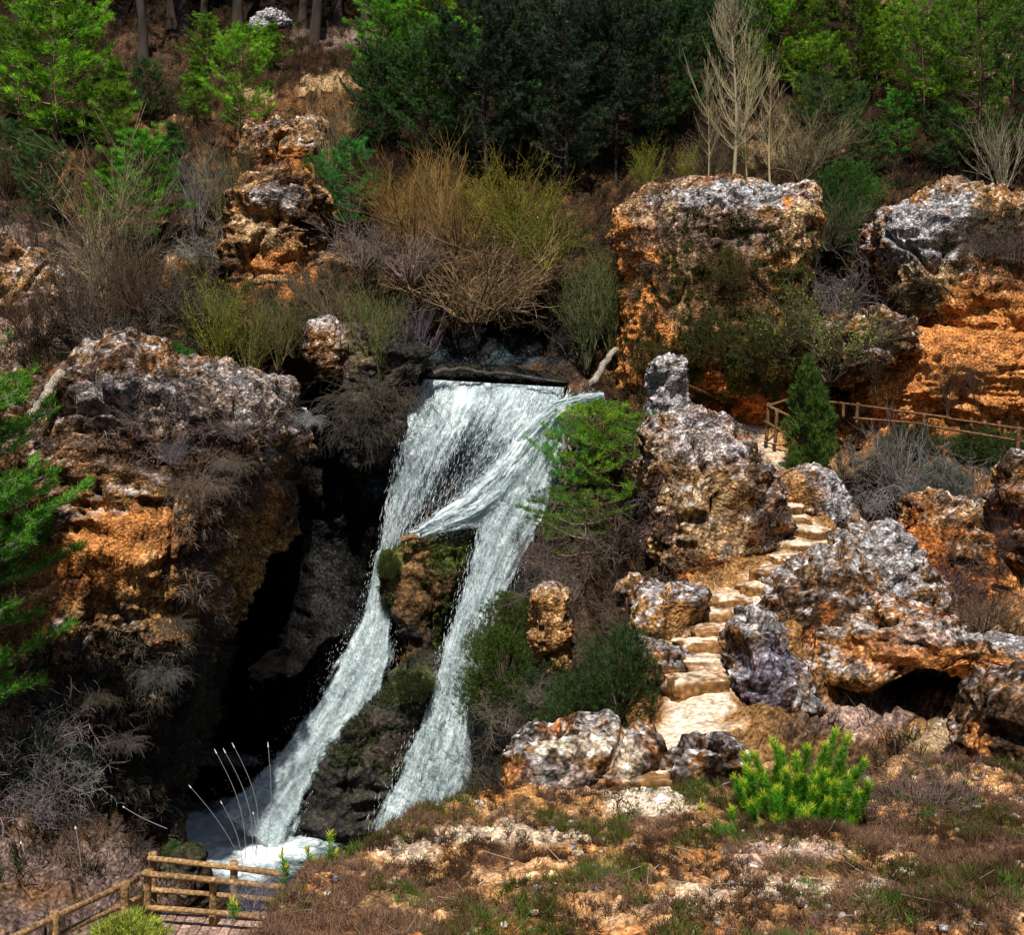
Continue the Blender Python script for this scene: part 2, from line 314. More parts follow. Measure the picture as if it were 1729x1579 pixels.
# ------------------------------------------------------------------ foreground ground
EDGE = [(250, 1850, 9.3), (330, 1700, 10.8), (420, 1579, 12.3), (480, 1510, 13.9), (520, 1488, 14.4), (600, 1440, 15.6), (700, 1392, 17.1), (790, 1362, 18.1), (860, 1350, 18.6), (1000, 1345, 18.8), (1100, 1340, 19.3), (1250, 1325, 20.2), (1400, 1325, 20.8), (1600, 1322, 21), (2300, 1320, 21.5)]
EP = np.array([W(*p)[:2] for p in EDGE])
def edged(x, y):                                         # >0 inside
    P = np.stack([x, y], 1); best = np.full(len(P), 1e9); sg = np.ones(len(P))
    for a, b in zip(EP[:-1], EP[1:]):
        e = b-a; t = np.clip(((P-a)@e)/(e@e), 0, 1); q = P-a-t[:, None]*e; dd = np.linalg.norm(q, axis=1)
        cr_ = e[0]*q[:, 1]-e[1]*q[:, 0]; m = dd < best; best = np.where(m, dd, best); sg = np.where(m, np.where(cr_ < 0, 1, -1), sg)
    return best*sg
def fgz(x, y):
    z = -4.27-.092*y; P = np.stack([x, y, x*0], 1)
    z = z+.22*fbm(P*.45, 3)+.10*fbm(P*1.6+7, 4)+.10*ridged(P*2.6, 4)+.05*fbm(P*9, 3)
    f1, _ = worley(P*5.5+2); z = z+.05*(.5-f1)
    z = z+.5*np.exp(-((x-(1100-CX)/F*17.4)**2/6+(y-17.8)**2/.7))*.25
    e = edged(x, y)+.25*fbm(P*1.1+3, 3)
    z = z-np.where(e < 0, np.minimum(-e*6, 7.5), 0)+.1*ss(.8, 0, e)-.25*ss(.35, -.05, e)
    return z
fx = np.arange(-8.5, 13.5, .05); fy = np.concatenate([np.arange(7.5, 23.2, .05)])
FX, FY = np.meshgrid(fx, fy, indexing='ij'); Z = fgz(FX.ravel(), FY.ravel())
v = np.stack([FX.ravel(), FY.ravel(), Z], 1); f = grid_faces(len(fx), len(fy)); nn = vnormals(v, f)
if nn[:, 2].mean() < 0: f = f[:, ::-1]; nn = -nn
n1 = fbm(v*.5+3, 4); n2 = fbm(v*np.array([1.2, 2.2, 1])+8, 4); _, cr = worley(v*7)
col = mix(np.tile(OCH*1.05, (len(v), 1)), SAND[None]*np.array([.82, .60, .40]), ss(-.2, .4, n2+n1*.3))
col = mix(col, RED[None]*.85, ss(.15, .55, fbm(v*1.1+21, 4))*.4)
col = mix(col, MOSS[None]*.9, ss(.1, .4, fbm(v*.8+44, 3))*.7)
col = mix(col, BRN[None]*.9, ss(0, .35, fbm(v*1.4+33, 4)+n1*.3)*.75)
FB = [(1320, 1440, 110, 25, np.array([.5, .34, .27]), .8), (1350, 1495, 90, 22, SAND, .7), (1480, 1500, 40, 25, SAND*.9, .7), (1160, 1520, 70, 30, SAND, .5), (850, 1410, 150, 18, SAND*.9, .7), (700, 1440, 60, 30, SAND, .5), (1100, 1590, 900, 30, ORG*.7, .7), (1650, 1500, 170, 90, BRN, .7), (560, 1560, 130, 60, BRN, .7), (1100, 1340, 60, 40, SAND*1.1, .9)]
col = mix(col, BRN[None], ss(-.05, .35, fbm(v*2.1+60, 4))*.6)
col = blobmix(v, col, FB)
pd = seg_dist(v, PW); col = mix(col, SAND[None]*1.08, ss(.9, .45, pd+.3*fbm(v*1.5, 3)))
sp = .7+.6*cr; sp = np.where(cr > .93, sp*1.5, sp); col = np.clip(col*sp[:, None], 0, .85)
setstruct(link('ground', mesh('ground', v, f, col, mat=M_path)))

# far backdrop hill so nothing ends at the sheet's rim
exec_objs = []
# ------------------------------------------------------------------ rocks
def rk(*a, **k): return shell('rock', *a, **k)
Lm = LICH
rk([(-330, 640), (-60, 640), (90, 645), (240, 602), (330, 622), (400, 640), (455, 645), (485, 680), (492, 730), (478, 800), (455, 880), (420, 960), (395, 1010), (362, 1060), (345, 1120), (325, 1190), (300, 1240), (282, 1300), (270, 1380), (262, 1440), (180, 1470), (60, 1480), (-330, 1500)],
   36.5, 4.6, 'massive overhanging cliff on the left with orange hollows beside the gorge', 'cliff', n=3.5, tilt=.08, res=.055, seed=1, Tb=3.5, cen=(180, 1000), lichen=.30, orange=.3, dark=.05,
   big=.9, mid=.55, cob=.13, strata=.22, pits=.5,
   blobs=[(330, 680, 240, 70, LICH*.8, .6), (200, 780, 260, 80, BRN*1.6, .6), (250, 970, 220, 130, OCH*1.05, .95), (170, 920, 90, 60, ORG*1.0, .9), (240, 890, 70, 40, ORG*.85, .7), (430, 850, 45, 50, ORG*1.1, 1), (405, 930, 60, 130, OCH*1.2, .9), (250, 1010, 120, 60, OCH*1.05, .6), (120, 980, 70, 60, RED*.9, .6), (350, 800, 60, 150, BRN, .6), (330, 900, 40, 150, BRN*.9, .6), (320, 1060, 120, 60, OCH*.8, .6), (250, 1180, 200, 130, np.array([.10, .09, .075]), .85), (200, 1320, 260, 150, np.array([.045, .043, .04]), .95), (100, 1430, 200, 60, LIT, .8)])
rk([(1040, 352), (1060, 335), (1110, 322), (1150, 312), (1230, 308), (1300, 316), (1345, 308), (1372, 306), (1378, 350), (1366, 420), (1352, 470), (1345, 530), (1350, 600), (1345, 680), (1250, 710), (1150, 700), (1040, 690), (1042, 590), (1052, 500), (1045, 430), (1034, 390)],
   46, 2.9, 'tall orange block of rock with a flat grey top, right of the fall head', 'rock', n=3.4, tilt=.06, seed=2, Tb=2.5, res=.055, lichen=.25, orange=.85, big=.45, mid=.33, strata=.12, pits=.2, cob=.09,
   blobs=[(1080, 560, 85, 170, ORG*1.15, 1), (1070, 420, 60, 100, ORG*1.1, 1), (1335, 560, 40, 120, ORG, .9), (1240, 690, 110, 30, RED, .8), (1100, 350, 70, 28, TAN*1.1, .7), (1250, 330, 150, 26, LICH*1.15, .95), (1220, 390, 130, 45, np.array([.3, .22, .2]), .8), (1335, 470, 32, 90, ORG, .9), (1350, 380, 30, 60, TAN, .8), (1225, 500, 90, 130, BRN, .85), (1140, 470, 30, 80, TAN*.8, .6), (1330, 340, 12, 10, ORG*1.2, 1), (1240, 660, 110, 40, RED*.8, .8)])
rk([(1470, 420), (1490, 370), (1530, 345), (1580, 328), (1620, 322), (1660, 345), (1720, 352), (1900, 345), (2100, 360), (2150, 740), (1900, 760), (1729, 750), (1600, 735), (1500, 720), (1430, 700), (1440, 640), (1480, 590), (1560, 560), (1500, 500), (1478, 470)],
   47, 3.2, 'broad red cliff with a grey crown above the upper fence on the right', 'cliff', n=3.0, tilt=.12, seed=3, Tb=4, res=.06, cen=(1700, 560), lichen=.25, orange=.95, big=.8, mid=.42, cob=.10, strata=.24, pits=.35,
   blobs=[(1640, 600, 250, 170, ORG*1.15, .95), (1510, 660, 90, 60, ORG*1.1, .95), (1500, 600, 50, 35, RED*.9, .8), (1570, 390, 110, 70, LICH*1.0, .95), (1600, 345, 60, 25, LICH*1.2, .9), (1560, 470, 90, 30, TAN, .7), (1700, 400, 90, 45, BRN*.8, .9), (1540, 500, 60, 30, BRN, .6), (1700, 470, 90, 30, np.array([.4, .2, .1]), .6)])
rk([(1350, 560), (1400, 545), (1480, 530), (1530, 545), (1545, 590), (1480, 610), (1420, 640), (1350, 640)], 44.6, 1.3, 'shadowed overhanging brow of rock left of the red cliff', 'rock', seed=33, lichen=.3, orange=.2, dark=.3, big=.4, mid=.4)
rk([(1095, 610), (1120, 598), (1155, 600), (1160, 650), (1165, 700), (1150, 720), (1100, 715), (1090, 660)], 40.2, .9, 'slender pale rock pillar standing on top of the grey conglomerate knoll', 'rock', n=4, seed=4, lichen=.85, orange=.4, big=.2, mid=.25, blobs=[(1125, 660, 60, 70, LICH*1.1, .7)])
rk([(1092, 720), (1150, 700), (1215, 712), (1262, 750), (1292, 800), (1306, 860), (1318, 920), (1305, 975), (1280, 1010), (1210, 1035), (1135, 1020), (1095, 960), (1090, 860), (1082, 780)],
   36.2, 3.0, 'great grey conglomerate knoll left of the upper stone steps', 'rock', seed=5, tilt=.18, n=3.6, res=.05, lichen=.38, orange=.45, big=.45, mid=.4, cob=.17,
   blobs=[(1190, 745, 90, 50, LICH*1.1, .6), (1200, 880, 70, 90, TAN*.9, .6), (1290, 850, 30, 120, BRN, .5), (1210, 975, 70, 35, ORG*.95, .95), (1190, 955, 60, 10, BRN*.4, .8)])
rk([(1300, 800), (1340, 800), (1385, 795), (1410, 810), (1430, 850), (1452, 880), (1450, 900), (1410, 915), (1360, 905), (1320, 860)], 37.6, 1.3, 'sloping grey topped rock on the right of the narrow upper steps', 'rock', seed=6, tilt=.3, lichen=.4, orange=.7, big=.25, mid=.3, blobs=[(1330, 850, 50, 60, OCH*1.1, .8), (1410, 840, 40, 50, LICH*1.1, .8)])
rk([(1395, 960), (1430, 910), (1470, 885), (1508, 884), (1525, 930), (1560, 970), (1590, 1020), (1580, 1080), (1480, 1110), (1410, 1070)], 32.6, 1.6, 'pointed grey lichen covered crag right of the middle steps', 'rock', seed=7, lichen=.5, orange=.5, tilt=.15, cob=.18, big=.35, mid=.4, blobs=[(1500, 960, 70, 90, LICH*1.15, .7), (1470, 1060, 60, 30, OCH, .6)])
rk([(1272, 1030), (1310, 975), (1370, 940), (1430, 930), (1470, 980), (1490, 1050), (1480, 1120), (1400, 1170), (1300, 1180), (1262, 1110)], 29.3, 1.7, 'dark rounded rock with pale pebbles directly right of the middle steps', 'rock', seed=8, n=3.4, lichen=.4, orange=.3, tilt=.15, cob=.18, big=.3, mid=.35, dark=.1)
rk([(1330, 1130), (1390, 1060), (1470, 1005), (1560, 1020), (1640, 1070), (1729, 1095), (1900, 1110), (2100, 1130), (2100, 1230), (1900, 1200), (1729, 1190), (1660, 1145), (1600, 1118), (1540, 1092), (1480, 1085), (1420, 1105), (1370, 1150)], 27.6, 1.7, 'orange rock ledge forming the roof over the small cave', 'rock', cen=(1590, 1095), n=2.5, seed=9, lichen=.4, orange=.8, big=.25, mid=.3, tilt=-.15, strata=.2,
   blobs=[(1520, 1095, 120, 35, ORG, .8), (1650, 1140, 130, 30, ORG*1.05, .9), (1620, 1070, 120, 20, LICH*.7, .6)])
rk([(1640, 1200), (1660, 1165), (1720, 1150), (1800, 1150), (2000, 1160), (2050, 1330), (1800, 1330), (1700, 1310), (1648, 1290)], 21.8, 1.2, 'dark brown rock block at the right edge beside the cave', 'rock', seed=10, n=3.2, lichen=.3, orange=.35, dark=.25, cen=(1780, 1240), blobs=[(1655, 1260, 22, 60, ORG*1.1, .9), (1690, 1220, 40, 60, BRN, .5)])
rk([(1510, 900), (1545, 840), (1600, 835), (1660, 860), (1729, 830), (1900, 820), (2000, 1050), (1729, 1080), (1640, 1060), (1580, 1040), (1540, 980)], 36.5, 1.6, 'low rust coloured outcrop behind the grey crag on the right', 'rock', seed=11, cen=(1680, 950), tilt=.3, lichen=.2, orange=.7, dark=.15, blobs=[(1560, 920, 60, 60, RED, .8), (1600, 1000, 80, 40, ORG*.9, .7), (1700, 1020, 60, 40, ORG*.9, .7)])
rk([(1680, 830), (1690, 790), (1720, 775), (1800, 770), (1850, 900), (1800, 960), (1700, 950)], 35.5, 1.2, 'upright mottled boulder cut by the right edge below the fence', 'rock', seed=12, lichen=.35, orange=.6, cen=(1760, 870))
rk([(1080, 1000), (1110, 985), (1150, 984), (1190, 988), (1192, 1030), (1186, 1080), (1150, 1110), (1095, 1105), (1072, 1050)], 28.3, 1.0, 'square cut grey rock block on the left of the lower steps', 'rock', n=4.5, seed=13, lichen=.4, orange=.5, big=.15, mid=.2, blobs=[(1160, 1050, 30, 35, OCH*1.1, .7)])
rk([(1070, 1090), (1120, 1085), (1160, 1110), (1155, 1150), (1130, 1190), (1100, 1190), (1070, 1140)], 26.3, .8, 'dark broken rock under the square block beside the steps', 'rock', seed=14, lichen=.4, orange=.4, dark=.15)
rk([(1240, 1050), (1258, 1030), (1300, 1040), (1335, 1090), (1365, 1140), (1375, 1185), (1340, 1225), (1270, 1235), (1232, 1205), (1218, 1160), (1238, 1110)], 25.0, .9, 'jagged dark violet grey rock to the right of the lower steps', 'rock', seed=15, lichen=.55, orange=.25, dark=.15, cob=.18, blobs=[(1290, 1140, 60, 70, np.array([.22, .2, .27]), .6)])
rk([(848, 1290), (856, 1258), (900, 1248), (960, 1236), (1000, 1228), (1050, 1240), (1105, 1252), (1120, 1275), (1075, 1315), (1060, 1360), (1010, 1390), (900, 1370), (850, 1362)], 19.9, 1.0, 'broad flat topped ledge of conglomerate on the brink left of the lower path', 'rock', n=2.8, seed=16, res=.032, lichen=.36, orange=.55, tilt=.3, big=.18, mid=.25, cob=.1, strata=.12, pits=.15,
   blobs=[(868, 1320, 25, 40, ORG, .85), (1000, 1258, 90, 22, SAND, .85), (1060, 1290, 30, 40, SAND, .6), (960, 1310, 80, 30, LICH*.9, .5)])
rk([(1145, 1270), (1180, 1250), (1230, 1248), (1262, 1268), (1265, 1310), (1240, 1350), (1180, 1370), (1145, 1340), (1130, 1300)], 19.4, .6, 'dark brown rounded rock on the right of the lower path', 'rock', seed=17, res=.03, lichen=.45, orange=.2, dark=.25, big=.15, mid=.2, cob=.1, strata=.08, pits=.1)
rk([(895, 1000), (930, 985), (958, 1000), (960, 1060), (965, 1120), (950, 1165), (920, 1130), (893, 1075)], 33.2, .9, 'narrow pale orange rock spur hanging among the junipers', 'rock', seed=18, lichen=.4, orange=.75, big=.2, mid=.25, blobs=[(930, 1060, 50, 90, OCH*1.25, .7)])
rk([(1045, 985), (1075, 975), (1095, 1000), (1080, 1040), (1050, 1035)], 32.2, .5, 'small orange outcrop beneath the pine sapling', 'rock', seed=19, lichen=.2, orange=.9, big=.15, mid=.2)
def wetcol(base, blobs=None, moss=.4):
    def fn(v, nn):
        n1 = fbm(v*.6+4, 4); n2 = fbm(v*3, 3); _, cr = worley(v*4)
        c = mix(np.tile(np.array(base), (len(v), 1)), np.array([[.012, .011, .01]]), ss(-.2, .4, n1+n2*.3))  # wet rock mixed towards near black, which also paints in the gorge shade
        c = mix(c, MOSS[None]*.6, ss(.0, .5, n2+nn[:, 2]*.5-.2)*moss); c = blobmix(v, c, blobs)
        return c*(.6+.8*cr[:, None])
    return fn
rk([(645, 935), (690, 912), (740, 890), (790, 893), (802, 915), (790, 960), (762, 1020), (748, 1090), (740, 1150), (715, 1180), (670, 1160), (675, 1080), (655, 1020), (648, 980)], 41.2, 1.1, 'mossy brown rock that splits the waterfall in two, its top in the foam', 'rock', seed=20, mat=M_wet, cen=(705, 1030), big=.25, mid=.35, cob=.08,
   colf=wetcol((.10, .055, .022), [(690, 950, 50, 60, OCH*.55, .8), (760, 930, 40, 45, MOSS*.9, .9), (660, 950, 20, 40, MOSS*1.0, .8), (690, 1020, 40, 30, OCH*.35, .7)]))
rk([(660, 1165), (690, 1130), (745, 1120), (745, 1180), (720, 1250), (690, 1330), (655, 1410), (580, 1440), (500, 1462), (465, 1430), (480, 1380), (530, 1300), (580, 1240)], 39.2, 1.3, 'long black wet rib of rock between the two lower chutes', 'rock', seed=21, mat=M_wet, cen=(610, 1310), big=.3, mid=.4, cob=.1, tilt=.12, colf=wetcol((.04, .035, .028), [(690, 1160, 40, 40, MOSS*.8, .8), (640, 1250, 60, 60, np.array([.06, .045, .03]), .7)], .25))
rk([(560, 560), (620, 540), (700, 575), (735, 590), (720, 625), (690, 650), (672, 740), (640, 800), (600, 820), (575, 740), (570, 640)], 43.2, 1.2, 'dark wall of rock hung with dry roots at the left of the falls', 'rock', seed=22, mat=M_wet, big=.4, mid=.4, colf=wetcol((.07, .055, .04), [(560, 590, 30, 60, PINK*.7, .8), (600, 590, 50, 40, TAN*.35, .6)], .25))
rk([(705, 628), (760, 612), (840, 620), (900, 628), (960, 640), (968, 652), (900, 655), (820, 648), (740, 642), (700, 645)], 44.8, .9, 'low black lip of rock across the head of the fall', 'rock', seed=23, mat=M_wet, n=2.4, cen=(830, 636), big=.08, mid=.15, cob=.08, strata=.03, pits=.05, colf=wetcol((.03, .028, .025), None, .3))
rk([(398, 500), (400, 430), (405, 360), (425, 315), (470, 300), (520, 305), (545, 340), (530, 400), (555, 450), (550, 500), (510, 530), (440, 525)], 48.5, 2.2, 'tall pale topped outcrop with an orange hollow, high on the left slope', 'rock', n=3.2, tilt=.2, seed=24, lichen=.15, orange=.3, dark=.2, big=.7, mid=.5, pits=.5, strata=.25,
   blobs=[(460, 330, 60, 20, LICH*.8, .7), (475, 445, 60, 25, ORG*.9, .95), (470, 490, 70, 30, TAN, .6), (430, 400, 40, 30, TAN, .6)])
rk([(410, 210), (470, 200), (550, 205), (555, 250), (520, 290), (470, 300), (420, 275)], 59, 1.8, 'broken violet and orange rock band under the path clearing', 'rock', seed=26, n=3.4, tilt=.3, lichen=.25, orange=.4, dark=.2, big=.6, mid=.5, blobs=[(500, 270, 50, 20, ORG*.9, .9)])
rk([(425, 50), (440, 30), (465, 20), (490, 28), (505, 50), (490, 62), (440, 64)], 78, 1.5, 'pale grey boulder among the dark trunks at the top left', 'rock', seed=27, lichen=1.2, orange=.2, big=.2, mid=.3, blobs=[(465, 42, 50, 30, LICH*1.1, .8)])
rk([(-120, 440), (-20, 400), (60, 430), (110, 480), (90, 560), (0, 600), (-120, 600)], 46, 1.4, 'pinkish stony bank at the far left above the cliff', 'rock', seed=28, tilt=.3, lichen=.3, orange=.5, dark=.25, big=.7, mid=.5, blobs=[(20, 560, 60, 50, PINK, .8)])
rk([(520, 560), (560, 540), (580, 590), (575, 625), (545, 640), (525, 610)], 42.5, .8, 'small buff outcrop above the black notch left of the falls', 'rock', seed=29, lichen=.5, orange=.5, dark=.1, big=.2, mid=.25)
rk([(285, 1440), (310, 1436), (335, 1450), (338, 1480), (310, 1510), (270, 1505), (268, 1465)], 27.5, .6, 'dark mossy stone behind the footbridge railing beside the pool', 'rock', seed=30, lichen=.2, orange=.1, dark=.5, mat=M_wet, big=.15, mid=.2, colf=wetcol((.05, .04, .03), None, .5))
rk([(1160, 660), (1210, 640), (1290, 650), (1330, 665), (1325, 700), (1280, 715), (1200, 705), (1165, 695)], 46.2, 1.0, 'red undercut base of the orange block beside the path', 'rock', seed=31, lichen=.2, orange=.9, big=.2, mid=.3, blobs=[(1200, 680, 50, 40, RED, .8), (1270, 665, 30, 25, TAN, .7)])

# ------------------------------------------------------------------ steps cut in the path
SC = empty('stone_steps', W(1185, 1125, 25.8)); tag(SC, 'worn sandy steps climbing the gully between the grey rocks', 'steps')
PWd = np.concatenate([[0], np.cumsum(np.linalg.norm(np.diff(PW, axis=0), axis=1))])
def pathpt(s): return np.array([np.interp(s, PWd, PW[:, k]) for k in range(3)])
for i, (sx_, sy_, d_, w_) in enumerate([(1090, 1322, 19.3, .45), (1178, 1158, 24.7, .62), (1178, 1128, 25.8, .95), (1196, 1096, 26.6, .7), (1208, 1073, 27.3, .5), (1214, 1045, 28.2, .5), (1222, 1022, 29, .55), (1290, 1000, 30, .6), (1312, 972, 31, .65), (1345, 950, 32.2, .7), (1365, 928, 33.3, .75), (1360, 903, 34.4, .6), (1335, 884, 35.6, .5), (1325, 862, 36.6, .5), (1318, 838, 37.8, .45), (1312, 812, 39, .4)]):
    p = W(sx_, sy_, d_)
    P, ff = blob(p[0]-SC.location.x, p[1]-SC.location.y, p[2]-SC.location.z-.03, w_*1.1, .46, .26, 18, i+3, 5, .17, .3*sin(i*2.3))
    P += (.10*fbm(P*2.6+i, 4))[:, None]*np.array([1, 1, .45])+(.03*fbm(P*9, 2))[:, None]*np.array([0, 0, 1])
    nn_ = vnormals(P, ff); nn_ = nn_ if nn_[np.argmax(P[:, 2]), 2] > 0 else -nn_
    c = mix(np.tile(SAND*1.0, (len(P), 1)), OCH[None]*.65, ss(.95, .6, nn_[:, 2]+.9*fbm(P*2+i, 4))); c = mix(c, BRN[None], ss(.3, .6, fbm(P*3+i*3, 3))*.6)  # ochre soil risers, darkened by face direction to paint in light from above
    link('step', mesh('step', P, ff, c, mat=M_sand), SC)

# ------------------------------------------------------------------ segments, needles, leaves
def segmesh(A, B, ra, rb, col):
    A = np.asarray(A, float); B = np.asarray(B, float); n = len(A); t = B-A; t /= np.linalg.norm(t, axis=1)[:, None]+1e-9
    up = np.where(abs(t[:, 2:3]) > .9, np.array([[1., 0, 0]]), np.array([[0, 0, 1.]])); u = np.cross(t, up); u /= np.linalg.norm(u, axis=1)[:, None]+1e-9; w = np.cross(t, u)
    v = np.zeros((n, 6, 3)); ra = np.asarray(ra)[:, None]; rb = np.asarray(rb)[:, None]
    for k in range(3):
        a = 2*pi*k/3; o = u*cos(a)+w*sin(a); v[:, k] = A+o*ra; v[:, 3+k] = B+o*rb
    b = np.arange(n)[:, None]*6; f = np.concatenate([b+np.array([[k, (k+1) % 3, 3+(k+1) % 3, 3+k]]) for k in range(3)])
    c = np.repeat(np.asarray(col), 6, 0) if np.ndim(col) == 2 else np.tile(col, (n*6, 1))
    return v.reshape(-1, 3), f, c
def needles(base, dirs, ln, wd, spread, n, rg, col, cvar=.3):
    """bursts: base (m,3), dirs (m,3)"""
    m = len(base); d = np.repeat(dirs, n, 0)+rg.normal(size=(m*n, 3))*spread; d /= np.linalg.norm(d, axis=1)[:, None]
    L = ln*(.7+.6*rg.random(m*n))[:, None]; b = np.repeat(base, n, 0)+rg.normal(size=(m*n, 3))*ln*.22
    s = np.cross(d, rg.normal(size=(m*n, 3))); s /= np.linalg.norm(s, axis=1)[:, None]; s *= wd*.5
    v = np.stack([b-s, b+s, b+d*L], 1).reshape(-1, 3); f = np.arange(len(v)).reshape(-1, 3)
    cb = np.repeat(col if np.ndim(col) == 2 else np.tile(col, (m, 1)), n, 0)*(1+cvar*(rg.random((m*n, 1))-.5)*2)
    return v, f, np.repeat(np.clip(cb, 0, 1), 3, 0)
def leaves(base, ln, wd, rg, col, cvar=.35, nrm=None):
    n = len(base); d = rg.normal(size=(n, 3)); d /= np.linalg.norm(d, axis=1)[:, None]
    s = np.cross(d, rg.normal(size=(n, 3)) if nrm is None else nrm); s /= np.linalg.norm(s, axis=1)[:, None]+1e-9
    L = ln*(.6+.8*rg.random(n))[:, None]; s = s*wd*.5
    v = np.stack([base, base+d*L*.45+s, base+d*L, base+d*L*.45-s], 1).reshape(-1, 3); f = np.arange(4*n).reshape(-1, 4)
    cb = (col if np.ndim(col) == 2 else np.tile(col, (n, 1)))*(1+cvar*(rg.random((n, 1))-.5)*2)
    return v, f, np.repeat(np.clip(cb, 0, 1), 4, 0)
def cat(ms):
    v = []; f = []; c = []; o = 0
    for a, b, d in ms: v.append(a); f.append(b+o); c.append(d); o += len(a)
    return np.concatenate(v), np.concatenate(f), np.concatenate(c)

def pine_mesh(H, R0, crown0, seed, whorl=.38, nb=5, dens=1.0, ln=.17, wd=.024, nn_=16, shape='cone', lean=0, trunk_r=None, up=.35, bright=1.0, full=True):
    rg = np.random.default_rng(seed); A = []; B = []; ra = []; rb = []; nbz = []; ndr = []; ncol = []
    tr = trunk_r or H*.014; K = 14
    ph = rg.random()*6; pts = [np.array([lean*H*(t**1.5)+.03*H*sin(ph+t*3)*t, .02*H*cos(ph+t*4)*t, H*t]) for t in np.linspace(0, 1, K)]
    TA = pts[:-1]; TBp = pts[1:]; ta = [tr*(1-i/K)**.8+.01 for i in range(K-1)]; tb = [tr*(1-(i+1)/K)**.8+.01 for i in range(K-1)]
    z = crown0*H
    def tpos(z): t = z/H*(K-1); i = min(K-2, int(t)); return pts[i]+(pts[i+1]-pts[i])*(t-i)
    while z < H*.985:
        t = (z-crown0*H)/(H-crown0*H)
        if shape == 'cone': prof = (1-t)**.85*(.55+.45*min(1, t*5+.3))
        elif shape == 'dome': prof = (1-t**2.2)**.6*(.5+.5*min(1, t*3))
        else: prof = (.35+.65*sin(pi*min(1, t*1.02+.02))**.7)*(.6 if rg.random() < .25 else 1)
        a0 = rg.random()*6.28
        for k in range(nb):
            if rg.random() < .12: continue
            a = a0+k*2*pi/nb+rg.normal()*.25; L = R0*prof*(.65+.6*rg.random()); L = max(L, .12)
            e = up*(.3+.9*t)+rg.normal()*.12; dh = np.array([cos(a), sin(a), 0]); p = tpos(z); ns = max(3, int(L/.3)); cur = p; r0 = min(.035, tr*.35)*(1-t*.6)+.006
            bc = (.42+1.0*rg.random())*bright
            for s in range(ns):
                q = cur+dh*(L/ns)*cos(e)+np.array([0, 0, (L/ns)*sin(e)])+rg.normal(size=3)*.03; e += .14*(1 if shape != 'flat' else .5)
                A.append(cur); B.append(q); ra.append(r0*(1-s/ns)+.004); rb.append(r0*(1-(s+1)/ns)+.004)
                if (s+1)/ns > .3 or L < .6:
                    for j in range(max(1, int(round(3*dens)))):
                        sd = (1 if rg.random() < .5 else -1)*(.5+.8*rg.random()); l2 = (.18+.35*rg.random())*min(1, L)*(1.15-.5*(s/ns))
                        d2 = np.array([cos(a+sd), sin(a+sd), .25+.35*rg.random()]); b0 = cur+(q-cur)*rg.random(); e0 = b0+d2*l2
                        A.append(b0); B.append(e0); ra.append(.007); rb.append(.004)
                        for u in ((.5, 1.0) if (l2 > .2 and full) else (1.0,)):
                            nbz.append(b0+d2*l2*u); ndr.append(d2*.8+np.array([0, 0, .35])); ncol.append(bc)
                cur = q
            nbz.append(cur); ndr.append(dh*.6+np.array([0, 0, .7])); ncol.append(bc*1.15)
        z += whorl*(.7+.6*rg.random())*(1-.35*t)
    nbz.append(pts[-1]); ndr.append(np.array([0, 0, 1.])); ncol.append(1.2)
    nbz = np.array(nbz); ndr = np.array(ndr); ndr /= np.linalg.norm(ndr, axis=1)[:, None]
    ci = np.array(ncol)[:, None]; base = np.array([1., 1, 1])*ci*(1+.15*rg.normal(size=(len(ci), 1)))
    tw = (rg.random((len(ci), 1)) < .2); base = base*np.where(tw, np.array([[1.35, 1.1, .8]]), 1)
    crown = needles(nbz, ndr, ln, wd, .55, nn_, rg, base*.5)
    br = segmesh(A, B, ra, rb, np.array([.5, .5, .5])); tk = segmesh(np.array(TA), np.array(TBp), ta, tb, np.array([.55, .5, .5]))
    return crown, br, tk
PINES = {}
def pine(kind, px, py, hpx, d=None, col=(.16, .44, .03), bark=(.22, .15, .10), label='', rz=0, group=None, name='pine_tree', dz=0, wide=1.0):
    if kind not in PINES:
        cr_, br, tk = pine_mesh(**PK[kind])
        PINES[kind] = (mesh('crown', *cr_[:2], cr_[2], mat=M_leaf, smooth=False), mesh('branches', *br[:2], br[2], mat=M_bark), mesh('trunk', *tk[:2], tk[2], mat=M_bark))
    a, b, c = PINES[kind]
    if d is None: p = TP(px, py)[0]; d = p[1]
    else: p = W(px, py, d)
    s = hpx*d/F/PK[kind]['H']
    r = empty(name, p+np.array([0, 0, dz-.15]), rz, (s*wide, s*wide, s)); tag(r, label, 'tree', group)
    for nm, m_, cc in (('crown', a, col), ('branches', b, bark), ('trunk', c, bark)):
        o = link(nm, m_, r); o.color = (cc[0]*2, cc[1]*2, cc[2]*2, 1)
    return r
